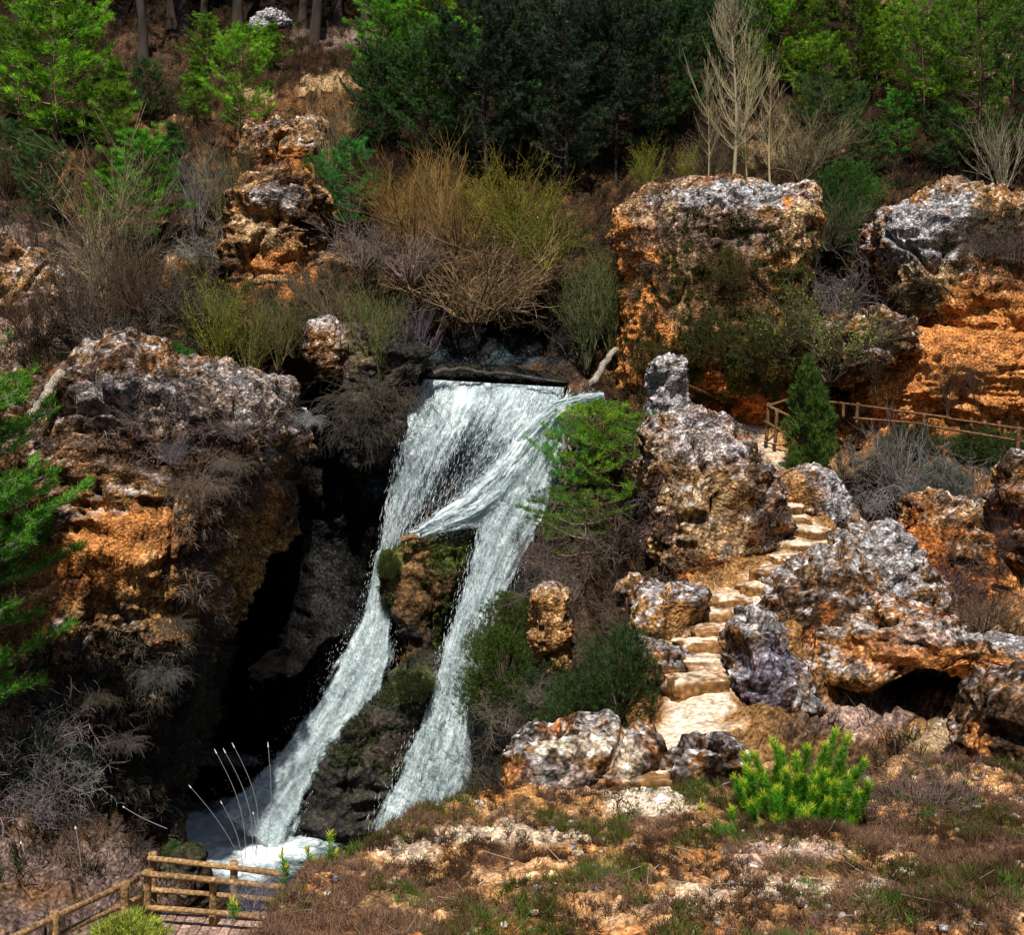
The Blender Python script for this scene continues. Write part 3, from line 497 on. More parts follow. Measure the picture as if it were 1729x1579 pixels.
PK = {'young1': dict(H=6, R0=2.1, crown0=.15, seed=1, dens=1.0, shape='flat', nn_=22, whorl=.42), 'young2': dict(H=6, R0=2.3, crown0=.25, seed=2, nb=4, up=.45, dens=1.1, shape='dome', nn_=20, whorl=.45), 'young3': dict(H=5, R0=1.5, crown0=.3, seed=3, dens=1.1, nn_=20),
      'tall1': dict(full=False, H=11, R0=3.9, crown0=.12, seed=4, shape='flat', whorl=.62, nb=5, ln=.22, wd=.034, nn_=26, dens=1.3, up=.2), 'tall2': dict(full=False, H=12, R0=4.2, crown0=.2, seed=5, shape='flat', whorl=.7, nb=5, ln=.22, wd=.034, nn_=26, lean=.05, dens=1.3, up=.1),
      'old1': dict(full=False, H=10, R0=5, crown0=.2, seed=6, shape='flat', whorl=.7, nb=6, dens=1.7, ln=.2, wd=.028, up=.15), 'sparse': dict(H=3.2, R0=1.3, crown0=.45, seed=7, whorl=.4, nb=5, ln=.11, wd=.014, nn_=14, up=.15),
      'shrub': dict(H=3, R0=1.9, crown0=.03, seed=8, whorl=.42, nb=4, dens=.9, up=.25, shape='flat', nn_=20, full=False), 'trail': dict(H=3, R0=2.3, crown0=.03, seed=9, whorl=.42, nb=4, dens=.8, up=-.1, shape='flat', nn_=20)}
G1 = (.17, .40, .015); G2 = (.12, .25, .015); G3 = (.05, .125, .028); GD = (.042, .072, .036); GG = (.07, .10, .07)
tl_ = 'pines on the wooded slope'
pine('young1', 95, 262, 300, None, G1, label='bright green young pine, tallest at the upper left corner', group=tl_)
pine('young2', 30, 235, 190, None, G2, label='young pine at the far left edge behind the tallest bright one', group=tl_, rz=1)
pine('young3', 190, 300, 210, None, G2, label='slender young pine right of the tallest bright pine', group=tl_, rz=2)
pine('young2', 405, 262, 215, None, G1, label='bright green pine with rounded top beside the stony clearing', group=tl_, rz=3, wide=.9)
pine('young3', 330, 230, 140, None, G2, label='small thin pine left of the rounded bright pine', group=tl_, rz=1.3)
pine('young1', 240, 430, 210, None, (.10, .33, .02), label='deep green pine leaning over the bare shrubs at mid left', group=tl_, rz=2.2)
pine('young3', 175, 420, 150, None, G2, label='small yellowish pine left of the deep green one', group=tl_, rz=4)
pine('young2', 70, 400, 170, None, G3, label='dark green pine at the left above the pinkish bank', group=tl_, rz=5)
pine('young1', 590, 395, 160, None, (.06, .25, .05), label='blue green pine between the pale outcrop and the golden shrubs', group=tl_, rz=2.9)
pine('young2', 540, 360, 100, None, (.06, .2, .03), label='small dark pine touching the pale outcrop', group=tl_, rz=.4)
pine('young2', 765, 280, 240, None, (.12, .36, .03), bark=(.3, .2, .12), label='slim pine with a clear pale stem above the golden shrubs', group=tl_, rz=.8)
pine('tall2', 740, 190, 300, None, G1, bark=(.3, .13, .05), label='lit green pine at the top centre with a reddish stem', group=tl_, rz=.5)  # bright foliage colour stands in for sunlight on this pine
pine('young1', 650, 200, 200, None, (.10, .3, .02), label='broad green pine at the right of the clearing', group=tl_, rz=1.7)
pine('young3', 880, 260, 170, None, (.09, .25, .06), label='small blue green pine in front of the dark pines', group=tl_, rz=3.3)
DKP = [(640, 265, 190, 'tall1', 'left end of the dark wall of pines, behind the clearing'), (720, 300, 260, 'tall2', 'behind the slim clear stemmed pine'), (820, 310, 330, 'tall1', 'in the middle of the slope above the golden shrubs'),
       (900, 250, 320, 'tall2', 'rising out of the frame at the top centre'), (955, 320, 330, 'tall1', 'tallest of the dark pines, over the shaded hollow'), (1040, 300, 320, 'tall2', 'right part of the dark wall, beside the pale bushes'),
       (1110, 255, 290, 'tall1', 'just left of the bare poplar'), (1180, 200, 260, 'tall2', 'behind the crown of the bare poplar'), (1000, 200, 300, 'tall1', 'high up behind the dark wall of pines'), (860, 150, 260, 'tall2', 'farthest back at the top centre')]
for i, (x, y, h, k, t) in enumerate(DKP): pine(k, x, y, h, None, GD if i in (2, 4, 5, 8) else G3, bark=(.05, .04, .035), label='dark grey green pine '+t, group=tl_, rz=i*1.1)
DK2 = [(690, 150, 200, 'tall2', (.17, .34, .012), 'lit pine high behind the clearing, top centre'), (800, 130, 230, 'tall1', (.16, .33, .012), 'lit pine right of the reddish stemmed one'), (930, 130, 220, 'tall1', (.06, .14, .03), 'far pine above the tallest dark one'), (1030, 110, 220, 'tall2', (.09, .24, .02), 'green topped far pine left of the poplar crown'),
       (130, 180, 160, 'young2', G2, 'young pine behind the tallest bright one'), (20, 330, 130, 'young1', G3, 'dim young pine at the left edge'), (290, 330, 130, 'young3', G3, 'small dim pine above the silvery bush'), (460, 130, 100, 'young3', G2, 'tiny pine at the left of the clearing'), (345, 130, 110, 'young1', G2, 'young pine between the dark trunks'), (250, 210, 110, 'young2', G3, 'shaded small pine below the trunks'),
       (1380, 230, 170, 'young2', (.14, .28, .012), 'young pine right of the poplar crown'), (1480, 150, 160, 'tall1', (.18, .34, .012), 'small lit pine on the crest at the right'), (1620, 180, 190, 'tall1', (.16, .30, .012), 'lit pine behind the crooked one'), (1250, 200, 190, 'tall2', G3, 'dark pine directly behind the poplar stem'), (1470, 320, 120, 'young1', G3, 'dim bushy pine low in the gap'), (1590, 310, 130, 'young2', G3, 'dim pine just above the cliff crown')]
for i, (x, y, h, k, c, t) in enumerate(DK2): pine(k, x, y, h, None, c, bark=(.08, .055, .04), label=t, group=tl_, rz=i*2.1+1)  # lit, dim and shaded pines differ in foliage colour; the light is painted
TRP = [(1090, 120, 240, 'tall1', (.12, .26, .012), 'green pine above the dark ones left of the poplar'), (1340, 160, 230, 'tall1', (.15, .32, .012), 'bright topped pine just right of the poplar'), (1450, 200, 250, 'tall2', (.10, .2, .012), 'pine with a dark trunk right of the poplar'),
       (1400, 300, 170, 'old1', G3, 'low dark pine behind the gap between the two rock tops'), (1560, 210, 230, 'old1', (.18, .38, .012), 'spreading bright green pine at the upper right'), (1650, 315, 330, 'old1', (.09, .2, .015), 'dark crooked pine standing over the grey crowned cliff'),
       (1710, 170, 220, 'tall2', (.13, .28, .012), 'pine at the top right corner'), (1520, 280, 130, 'young1', (.1, .3, .03), 'young pine in front of the crooked one'), (1290, 90, 200, 'tall2', (.1, .28, .03), 'far pine on the crest behind the poplar'), (1800, 330, 330, 'old1', G3, 'pine cut by the right edge above the cliff')]
for i, (x, y, h, k, c, t) in enumerate(TRP): pine(k, x, y, h, None, c, bark=(.10, .06, .045), label=t, group=tl_, rz=i*1.7+.4)
# dense juniper like green between the rock tops and dark far trunks
for i, (x, y, w_, l) in enumerate([(130, 70, 9, 'far left'), (235, 105, 10, 'second from the left, forked'), (285, 40, 8, 'third from the left'), (312, 55, 11, 'fourth from the left, leaning'), (408, 50, 11, 'left of the pale boulder'), (515, 45, 9, 'close right of the pale boulder'), (530, 75, 11, 'right of the pale boulder, furrowed'), (565, 32, 8, 'small one right of the furrowed trunk'), (612, 50, 10, 'right end of the row'), (30, 60, 9, 'at the left corner'), (185, 40, 7, 'thin one behind the bright pine'), (350, 35, 7, 'thin one left of centre of the row'), (460, 15, 6, 'behind the pale boulder')]):
    p = TP(x, y)[0]; d = p[1]; r = empty('pine_tree', p+np.array([0, 0, -.5])); H = 13+2*sin(i*2.1)
    tag(r, 'dark pine trunk of the top left row, '+l, 'tree', 'tall trunks at the upper left')
    K = 24; th = np.linspace(0, 2*pi, 10, endpoint=False); zz = np.linspace(0, H, K); rad = w_*d/F*.85*(1-.55*zz/H)+.25*np.exp(-zz*1.5)
    lx = .25*np.sin(zz*.5+i)+.02*zz*sin(i); P = np.stack([(lx[:, None]+rad[:, None]*np.cos(th)), rad[:, None]*np.sin(th)+0*zz[:, None], zz[:, None]+0*th], -1).reshape(-1, 3)
    P = P*(1+0*P); P[:, :2] += (.05*fbm(P*np.array([6, 6, 1.2])+i, 3))[:, None]
    a = np.arange(K*10).reshape(K, 10); b = np.roll(a, -1, 1); ff = np.stack([a[:-1], b[:-1], b[1:], a[1:]], -1).reshape(-1, 4)
    cc = np.tile(np.array([.045, .034, .028]), (len(P), 1))*(.6+.8*worley(P*np.array([5, 5, 1.3]))[1][:, None])
    link('trunk', mesh('trunk', P, ff, cc, mat=M_bark), r)
    rg = np.random.default_rng(i+50); nb_ = 160; bb = rg.normal(size=(nb_, 3))*np.array([1.6, 1.6, 1.1])+np.array([lx[-1], 0, H-1.5])
    ctr = np.array([lx[-1], 0, H-3.]); A = np.tile(ctr, (nb_, 1)); cm = needles(bb, (bb-ctr)/np.linalg.norm(bb-ctr, axis=1)[:, None], .3, .04, .6, 26, rg, np.array([.05, .11, .03]))
    link('crown', mesh('crown', *cm[:2], cm[2], mat=M_leaf, smooth=False), r); sm = segmesh(A, bb, np.full(nb_, .03), np.full(nb_, .01), np.array([.09, .06, .05])); link('branches', mesh('branches', *sm[:2], sm[2], mat=M_bark), r)

# ------------------------------------------------------------------ bare shrubs
def twig_mesh(seed, n=26, H=2., spread=.9, lev=3, r=.02, kids=5, curl=.25, upb=.5, ang=.55):
    rg = np.random.default_rng(seed); A = []; B = []; ra = []; rb = []; cc = []
    def grow(p, d, L, r, lv, c):
        ns = 5 if lv == 0 else 4
        for s in range(ns):
            d = d+rg.normal(size=3)*curl*.35+np.array([0, 0, upb*.12]); d = d/np.linalg.norm(d); q = p+d*L/ns; r2 = r*(1-.16 if lv < lev else .7)
            A.append(p); B.append(q); ra.append(r); rb.append(r2); cc.append(c); r = r2
            if lv < lev and (s > 0 or lv > 0):
                for k in range(max(1, int(kids/ns+rg.random()))):
                    dd = d+rg.normal(size=3)*ang; dd = dd/np.linalg.norm(dd); grow(p+(q-p)*rg.random(), dd, L*(.35+.3*rg.random()), r*.62, lv+1, c*(.85+.3*rg.random()))
            p = q
    for i in range(n):
        a = rg.random()*6.28; s = spread*np.sqrt(rg.random()); d = np.array([cos(a)*s, sin(a)*s, 1.]); d /= np.linalg.norm(d)
        grow(np.array([cos(a)*s*.15, sin(a)*s*.15, 0])*H*.5, d, H*(.6+.5*rg.random()), r*(.7+.6*rg.random()), 0, .35+.3*rg.random())
    cc = np.array(cc)[:, None]*np.ones((1, 3))
    return segmesh(A, B, np.maximum(ra, .006), np.maximum(rb, .004), cc*(.6+.8*rg.random((len(cc), 1))))
TK = {'willow': dict(seed=1, n=20, H=3, spread=1.0, lev=2, r=.036, kids=8, ang=.42, curl=.32), 'fan': dict(seed=2, n=16, H=3, spread=.5, lev=2, r=.036, kids=6, ang=.3), 'dome': dict(seed=3, n=26, H=1.6, spread=1.7, lev=2, r=.022, kids=6, ang=.6, upb=.8, curl=.35),
      'tangle': dict(seed=4, n=20, H=2, spread=1.9, lev=2, r=.026, kids=7, ang=.9, curl=.9, upb=-.2), 'heath': dict(seed=5, n=40, H=.8, spread=1.3, lev=2, r=.007, kids=7, ang=.5, curl=.4, upb=.8), 'hang': dict(seed=6, n=26, H=2, spread=.8, lev=2, r=.016, kids=7, ang=.5, curl=.4, upb=-1.8),
      'spindly': dict(seed=8, n=5, H=4, spread=.25, lev=2, r=.035, kids=11, ang=.45)}
TM = {}
def shrub(kind, px, py, hpx, col, label, d=None, group='bare shrubs on the slope', rz=None, wide=1, name='bare_shrub', lean=0, leaf=None, cat_='shrub', nleaf=1400, lsz=.1):
    if kind not in TM: m_ = twig_mesh(**TK[kind]); TM[kind] = (mesh('twigs', *m_[:2], m_[2], mat=M_twig), m_)
    if d is None: p = TP(px, py)[0]; d = p[1]
    else: p = W(px, py, d)
    s = hpx*d/F/(TK[kind]['H']*1.1); rz = rz if rz is not None else (px*.37) % 6.28
    C2 = tuple(c*1.5 for c in col)+(1,)
    if leaf is None:
        C2 = tuple(c*1.15 for c in col)+(1,); o = link(name, TM[kind][0]); o.location = p+np.array([0, 0, -.1]); o.scale = (s*wide, s*wide, s); o.rotation_euler = (0, lean, rz); o.color = C2
        return tag(o, label, cat_, group)
    r = empty(name, p+np.array([0, 0, -.1]), rz, (s*wide, s*wide, s)); r.rotation_euler.y = lean; tag(r, label, cat_, group)
    o = link('twigs', TM[kind][0], r); o.color = C2
    lk = (kind, 'leaf', nleaf, lsz)
    if lk not in TM:
        vv = TM[kind][1][0].reshape(-1, 6, 3)[:, 4]; rg = np.random.default_rng(3); q = vv[rg.integers(len(vv)//3, len(vv), nleaf)]+rg.normal(size=(nleaf, 3))*.05
        lm = leaves(q, lsz, lsz*.45, rg, np.array([.5, .5, .5])); TM[lk] = mesh('foliage', *lm[:2], lm[2], mat=M_leaf, smooth=False)
    o = link('foliage', TM[lk], r); o.color = tuple(c*2 for c in leaf)+(1,)
    return r
GOLD = (.36, .21, .06); BRT = (.15, .09, .055); GRT = (.30, .25, .22); PUR = (.26, .17, .19); OLV = (.22, .22, .035); PLT = (.46, .37, .22); YEL = (.24, .2, .03)
shrub('willow', 700, 420, 140, GOLD, 'golden leafless willow at the left of the golden thicket', 44.5)
shrub('fan', 735, 400, 130, (.42, .26, .08), 'upright amber willow with the longest stems in the golden thicket', 46)
shrub('willow', 770, 440, 130, (.33, .2, .08), 'coppery willow low in the middle of the golden thicket', 44.2)
shrub('willow', 800, 400, 115, YEL, 'yellow green budding willow at the back of the golden thicket', 47, leaf=(.20, .18, .015))
shrub('willow', 860, 410, 125, YEL, 'yellow green budding willow at the centre of the thicket', 46.5, leaf=(.18, .165, .015))
shrub('willow', 920, 450, 120, OLV, 'olive yellow willow at the right of the golden thicket', 46, leaf=(.13, .12, .015))
shrub('dome', 800, 540, 150, (.40, .26, .13), 'arching brown willow overhanging the head of the fall', 44, wide=1.2)
shrub('tangle', 860, 520, 110, (.24, .17, .1), 'dark arching tangle over the black hollow above the fall', 44.5)
shrub('dome', 690, 470, 90, (.36, .26, .22), 'pinkish dry bush at the left foot of the golden thicket', 43.6)
shrub('dome', 610, 450, 90, (.34, .26, .22), 'rosy grey dry bush left of the pinkish one', 44.4)
shrub('fan', 990, 620, 150, (.13, .15, .06), 'dark olive bush in the gap beside the tall orange block', 45.2, leaf=(.07, .09, .02))
shrub('fan', 1030, 590, 130, (.14, .15, .05), 'green bush touching the left side of the orange block', 45.4, leaf=(.06, .09, .02))
shrub('fan', 700, 640, 110, (.25, .19, .22), 'lilac grey brush at the left end of the lip of the fall', 43)
shrub('fan', 640, 640, 120, (.16, .18, .06), 'olive broom above the black wall left of the falls', 42.2, leaf=(.1, .12, .02))
shrub('hang', 640, 700, 120, (.11, .09, .065), 'dry roots hanging down the dark wall left of the falls', 41.7)
shrub('hang', 610, 740, 100, (.12, .10, .08), 'second swag of dry roots lower on the dark wall', 41.9)
shrub('fan', 370, 630, 130, OLV, 'yellow green broom on the brink above the left cliff', 41.5, leaf=(.16, .19, .02))
shrub('fan', 425, 640, 110, (.2, .18, .05), 'olive broom next to the black notch', 42, leaf=(.14, .15, .02))
shrub('willow', 500, 600, 90, (.17, .15, .06), 'brownish green scrub below the orange outcrop', 43.5, leaf=(.12, .12, .02))
shrub('fan', 470, 620, 90, (.25, .2, .08), 'straw coloured broom left of the buff outcrop', 42.5)
shrub('spindly', 190, 570, 270, PLT, 'tall group of pale bare stems at mid left', 44)
shrub('spindly', 240, 560, 200, (.35, .28, .18), 'second group of pale bare stems further right at mid left', 44.4)
for i, (x, y, h, k, c, l) in enumerate([(60, 590, 110, 'willow', BRT, 'brown bare shrub beside the pinkish bank'), (130, 580, 150, 'willow', (.22, .16, .12), 'broad grey brown shrub under the tall bare stems'), (260, 570, 160, 'willow', BRT, 'dense brown shrub right of the tall bare stems'), (200, 600, 90, 'dome', (.24, .2, .17), 'low twiggy cushion at the back of the left cliff'), (330, 560, 130, 'tangle', (.13, .12, .11), 'dark grey tangle in the shade left of the orange outcrop'), (330, 400, 120, 'fan', (.32, .28, .25), 'silvery bare bush below the rounded bright pine'), (375, 380, 110, 'fan', (.22, .22, .1), 'greenish bare bush left of the pale outcrop'), (340, 450, 90, 'tangle', (.36, .34, .30), 'whitish bent branches in the left shade'), (60, 470, 120, 'willow', (.18, .13, .1), 'brown shrub under the dark left pine'), (420, 330, 80, 'fan', BRT, 'short brown bush below the broken rock band'), (560, 300, 110, 'fan', (.3, .24, .12), 'tan stems at the right of the broken rock band'), (10, 340, 100, 'willow', BRT, 'brown shrub at the left edge halfway up the slope'), (150, 480, 100, 'tangle', (.2, .17, .14), 'tangled scrub among the pale stems'), (580, 560, 100, 'willow', (.28, .2, .12), 'brown scrub below the rosy grey bush'), (540, 500, 80, 'tangle', (.16, .14, .1), 'dark low scrub right of the orange outcrop'), (480, 560, 90, 'tangle', (.15, .15, .08), 'dull green scrub under the orange outcrop'), (620, 580, 90, 'willow', (.25, .22, .1), 'dry yellowish scrub above the dark wall')]):
    shrub(k, x, y, h, c, l)
# poplar and companions behind the orange block
POP = dict(seed=12, n=1)
def poplar_mesh(H=9, seed=5, nb=46):
    rg = np.random.default_rng(seed); A = []; B = []; ra = []; rb = []
    pts = [np.array([.015*H*sin(t*5), 0, H*t]) for t in np.linspace(0, 1, 16)]; T = (np.array(pts[:-1]), np.array(pts[1:]), [.085*(1-i/16)+.01 for i in range(15)], [.085*(1-(i+1)/16)+.01 for i in range(15)])
    for k in range(nb):
        t = .12+.85*rg.random()**.9; p = np.array([.015*H*sin(t*5), 0, H*t]); a = rg.random()*6.28; L = H*(.38*(1-t)+.07)*(.7+.6*rg.random()); e = .72+.33*rg.random(); r = .032*(1.15-t)
        for s in range(6):
            q = p+np.array([cos(a)*cos(e), sin(a)*cos(e), sin(e)])*L/6+rg.normal(size=3)*.02; e = min(1.45, e+.08); A.append(p); B.append(q); ra.append(r); rb.append(r*.8); r *= .8
            for j in range(3):
                aa = a+rg.normal()*1.0; ee = e+rg.normal()*.25; l2 = L*.28*rg.random()+.12; m = p+np.array([cos(aa)*cos(ee), sin(aa)*cos(ee), sin(ee)])*l2; A.append(p); B.append(m); ra.append(r*.55+.003); rb.append(.004)
                m2 = m+np.array([cos(aa+.4)*.3, sin(aa+.4)*.3, .9])*l2*.6; A.append(m); B.append(m2); ra.append(.006); rb.append(.003)
            p = q
    return segmesh(A, B, ra, rb, np.array([.5, .5, .5])), segmesh(T[0], T[1], T[2], T[3], np.array([.5, .5, .5]))
for i, (x, y, h, d, c, l, nb) in enumerate([(1238, 312, 350, 47.5, (.34, .28, .17), 'tall bare pale poplar standing behind the flat topped orange block', 70), (1196, 312, 190, 47.3, (.36, .29, .16), 'shorter bare sapling left of the tall poplar', 26), (1300, 316, 200, 47.8, (.38, .30, .16), 'bare reddish sapling right of the tall poplar', 30), (1262, 314, 260, 49, (.36, .33, .14), 'thin greenish bare tree close behind the tall poplar', 36)]):
    br, tk = poplar_mesh(9, 20+i, nb); r = empty('bare_tree', W(x, y, d), i); r.scale = (h*d/F/9,)*3; tag(r, l, 'tree', 'bare trees behind the orange block')
    for nm, m_ in (('branches', br), ('trunk', tk)): o = link(nm, mesh(nm, *m_[:2], m_[2], mat=M_bark), r); o.color = tuple(q*2 for q in c)+(1,)
for i, (x, y, h, k, c, l, d, lf) in enumerate([(1160, 320, 60, 'fan', YEL, 'yellow broom behind the left shoulder of the orange block', 49, (.26, .26, .02)), (1090, 325, 70, 'fan', OLV, 'olive broom left of the orange block top', 50, (.2, .22, .02)), (1350, 300, 110, 'willow', (.4, .32, .18), 'straw coloured thicket right of the poplar', 50, None), (1200, 310, 90, 'willow', (.26, .2, .12), 'brown thicket at the foot of the poplar', 48.5, None),
      (1690, 330, 110, 'fan', (.42, .36, .24), 'pale dry grass like shrub right of the crooked pine', 49.5, None), (1560, 40, 70, 'fan', (.45, .38, .22), 'pale dry thicket at the top right', None, None), (1729, 120, 60, 'willow', (.45, .36, .26), 'pinkish dry shrub at the right edge near the top', None, None), (1400, 420, 90, 'willow', (.2, .18, .1), 'dusky scrub in the gap between the two rock tops', 49, (.06, .1, .02)), (1410, 520, 110, 'tangle', (.22, .18, .17), 'grey tangle in the gap between the two rock tops', 47.5, None), (1450, 560, 90, 'tangle', (.18, .15, .13), 'dark tangle against the red cliff', 46, None),
      (1660, 430, 55, 'dome', (.2, .15, .12), 'dark heath cushion on the grey crown of the cliff', 43.8, None), (1712, 440, 60, 'dome', (.17, .12, .1), 'dark heath cushion at the right end of the cliff top', 43.6, None), (1640, 375, 40, 'dome', (.3, .26, .18), 'low straw bush on the very top of the cliff', 45, None),
      (1600, 700, 100, 'spindly', (.14, .08, .05), 'bare rusty sapling in front of the red cliff', 42.8, None), (1650, 690, 90, 'spindly', (.15, .09, .06), 'second rusty sapling nearer the fence corner', 42.6, None), (1480, 660, 90, 'spindly', (.13, .1, .07), 'thin bare sapling left of the red hollow', 43, None),
      (1450, 880, 110, 'tangle', (.36, .33, .32), 'grey bare bramble in the shaded dip under the fence', 41, None), (1520, 860, 120, 'fan', (.30, .28, .26), 'upright grey stems in the shaded dip', 41, None), (1560, 850, 110, 'tangle', (.32, .29, .28), 'wide grey bramble beneath the right fence', 40.5, None), (1620, 860, 90, 'dome', (.26, .25, .22), 'low grey bramble below the red sapling', 40, None), (1460, 790, 70, 'tangle', (.25, .24, .2), 'grey bramble beside the upright juniper', 42, None),
      (1600, 1010, 110, 'tangle', (.16, .1, .09), 'dark brown scrub behind the pointed crag', 34, None), (1660, 1060, 80, 'dome', (.2, .14, .1), 'brown scrub on the roof of the cave', 30, None), (1690, 960, 90, 'spindly', (.12, .08, .07), 'black twiggy sapling right of the pointed crag', 33, None),
      (1210, 790, 70, 'dome', (.2, .15, .15), 'dark dry tuft on the grey knoll', 35, None), (1270, 900, 90, 'hang', (.22, .16, .15), 'dry violet brown growth trailing down the grey knoll', 34.6, None), (1140, 860, 90, 'hang', (.2, .15, .14), 'dry growth on the left flank of the grey knoll', 35, None),
      (960, 1010, 120, 'tangle', (.22, .17, .14), 'grey brown brush under the pine sapling', 35.5, None), (1040, 960, 110, 'tangle', (.24, .17, .14), 'brown brush left of the grey knoll', 36, None), (920, 960, 90, 'tangle', (.2, .13, .12), 'purplish brush beside the right chute', 38.5, None), (1060, 1060, 80, 'tangle', (.18, .14, .1), 'dull brush above the dark juniper', 31.5, None),
      (850, 1230, 90, 'tangle', (.25, .2, .15), 'bare twigs between the right chute and the ledge', 34, None), (840, 1330, 90, 'tangle', (.14, .12, .08), 'dark twigs below the brink ledge', 33, None), (920, 1190, 60, 'tangle', (.25, .2, .17), 'grey twigs left of the dark juniper', 31, None)]):
    shrub(k, x, y, h, c, l, d, leaf=lf, group='bare shrubs on the rocks')
# left cliff growth
for i, (x, y, h, k, c, l, d) in enumerate([(180, 760, 40, 'dome', (.22, .17, .16), 'small dry cushion at the left of the cliff top', 33.5), (290, 780, 45, 'dome', (.27, .22, .24), 'greyish dry cushion in the middle of the cliff brow', 32.4), (400, 740, 45, 'dome', (.30, .24, .22), 'pale dry cushion at the right of the cliff brow', 33), (350, 830, 70, 'hang', (.22, .16, .12), 'dry stems trailing down the centre of the cliff', 31.9), (395, 790, 50, 'hang', (.22, .17, .13), 'dry stems trailing left of the orange niche', 32.4), (320, 700, 40, 'dome', (.17, .11, .09), 'brown violet heath on the cliff top', 33.6), (110, 690, 50, 'dome', (.2, .15, .12), 'brown heath behind the left edge pine', 33.8), (240, 660, 50, 'dome', (.28, .22, .2), 'small heath tuft on the highest point of the cliff', 35), (520, 715, 45, 'hang', (.36, .36, .35), 'pale silvery branch reaching over the gorge from the cliff corner', 37.5), (300, 1060, 45, 'hang', (.14, .11, .08), 'dry trailing growth low on the cliff', 31.5), (230, 720, 55, 'tangle', (.24, .18, .16), 'tangle of grey runners across the cliff brow', 33.1),
      (60, 1290, 170, 'tangle', (.24, .19, .18), 'big violet grey bramble at the lower left edge', 29.5), (20, 1400, 150, 'tangle', (.26, .2, .2), 'purple brown bramble in the lower left corner', 28), (100, 1350, 110, 'tangle', (.30, .28, .25), 'grey bramble left of the pool', 29), (215, 1260, 50, 'hang', (.14, .12, .1), 'pale dead growth hanging on the dark base of the cliff', 31), (270, 1150, 60, 'hang', (.16, .15, .13), 'grey dead growth at the cliff corner', 31.5), (150, 1190, 60, 'hang', (.12, .1, .07), 'brown trailing growth on the lower cliff', 31), (150, 1440, 45, 'dome', (.3, .22, .2), 'pinkish tuft on the stony bank', 26.5), (235, 1450, 50, 'tangle', (.2, .16, .14), 'dark twigs above the railing corner', 27), (40, 1190, 100, 'tangle', (.15, .11, .07), 'brown brush under the left edge pine', 31.5)]):
    shrub(k, x, y, h, c, l, d, group='dry growth on the left cliff')

# ------------------------------------------------------------------ leafy bushes and junipers
def lobe_pts(rg, n, lobes):
    out = []
    w = np.array([l[3]**2 for l in lobes]); w /= w.sum()
    for (x, y, z, r, rz_), k in zip(lobes, (w*n).astype(int)):
        q = rg.normal(size=(k, 3)); q /= np.linalg.norm(q, axis=1)[:, None]; q *= (r*(.55+.5*rg.random(k)**.6))[:, None]; q[:, 2] *= rz_; out.append(q+np.array([x, y, z]))
    return np.concatenate(out)
def juniper_mesh(seed, H, Rr, nl=60, n=900, ln=.14, wd=.02, nn_=14, cone=True):
    rg = np.random.default_rng(seed); lobes = []
    for i in range(nl):
        t = rg.random()**.8; a = rg.random()*6.28; pr = ((1-t)**.7*(.6+.4*min(1, t*4+.4))) if cone else math.sqrt(max(.02, 1-t**2.2))
        rr = Rr*pr*(.35+.6*rg.random()); lobes.append((cos(a)*rr, sin(a)*rr, H*t*.93+.1, Rr*(.16+.14*rg.random())*(1.1-.5*t), 1.5))
    q = lobe_pts(rg, n, lobes); d = q*np.array([1, 1, .15]); d /= np.linalg.norm(d, axis=1)[:, None]+1e-6; d = d*.6+np.array([0, 0, .8]); d /= np.linalg.norm(d, axis=1)[:, None]
    cv = (.45+.95*rg.random((len(q), 1))**1.5)*np.array([[.5, .5, .5]]); nd = needles(q, d, ln, wd, .45, nn_, rg, cv)
    A = np.zeros((nl, 3)); A[:, 2] = np.array([l[2] for l in lobes])*.3; B = np.array([l[:3] for l in lobes]); st = segmesh(A, B, np.full(nl, .04), np.full(nl, .012), np.array([.5, .5, .5]))
    return mesh('foliage', *nd[:2], nd[2], mat=M_leaf, smooth=False), mesh('stems', *st[:2], st[2], mat=M_bark)
JM = {'upright': (juniper_mesh(1, 4.2, 1.15, 70, 2600, .14, .022, 12), 4.2), 'bushy': (juniper_mesh(2, 3.2, 2.1, 80, 3400, .13, .02, 12, False), 3.2), 'low': (juniper_mesh(3, 1.4, 1.4, 45, 1600, .12, .018, 12, False), 1.4)}
def juniper(kind, px, py, hpx, col, label, d=None, group='evergreen bushes', rz=0, name='juniper', wide=1.0):
    (a, b), H = JM[kind]
    if d is None: p = TP(px, py)[0]; d = p[1]
    else: p = W(px, py, d)
    s = hpx*d/F/H; r = empty(name, p+np.array([0, 0, -.1]), rz, (s*wide, s*wide, s)); tag(r, label, 'bush', group)
    o = link('foliage', a, r); o.color = tuple(c*2 for c in col)+(1,); o = link('stems', b, r); o.color = (.2, .14, .1, 1)
    return r
juniper('upright', 1365, 810, 215, (.075, .14, .018), 'upright dark green juniper beside the fence at the head of the steps', 39.5)
juniper('bushy', 1050, 1255, 190, (.045, .085, .02), 'big dark green juniper beside the lower path', 25.5)
juniper('bushy', 960, 1240, 90, (.05, .10, .02), 'low green juniper spilling left from the big dark one', 27, rz=1)
juniper('bushy', 850, 1190, 130, (.07, .12, .015), 'olive juniper at the edge of the right chute', 35.5, rz=2)
juniper('bushy', 860, 1110, 110, (.08, .12, .015), 'yellowish green juniper higher up beside the right chute', 36.8, rz=3)
juniper('bushy', 930, 1210, 100, (.045, .075, .02), 'dark bush behind the pale orange spur', 32.5, rz=.6)
juniper('bushy', 1275, 625, 95, (.10, .11, .025), 'olive evergreen bush climbing the front of the orange block', 42.6, rz=.7)
juniper('bushy', 1200, 600, 75, (.09, .09, .025), 'brownish green bush on the face of the orange block', 42.8, rz=1.9)
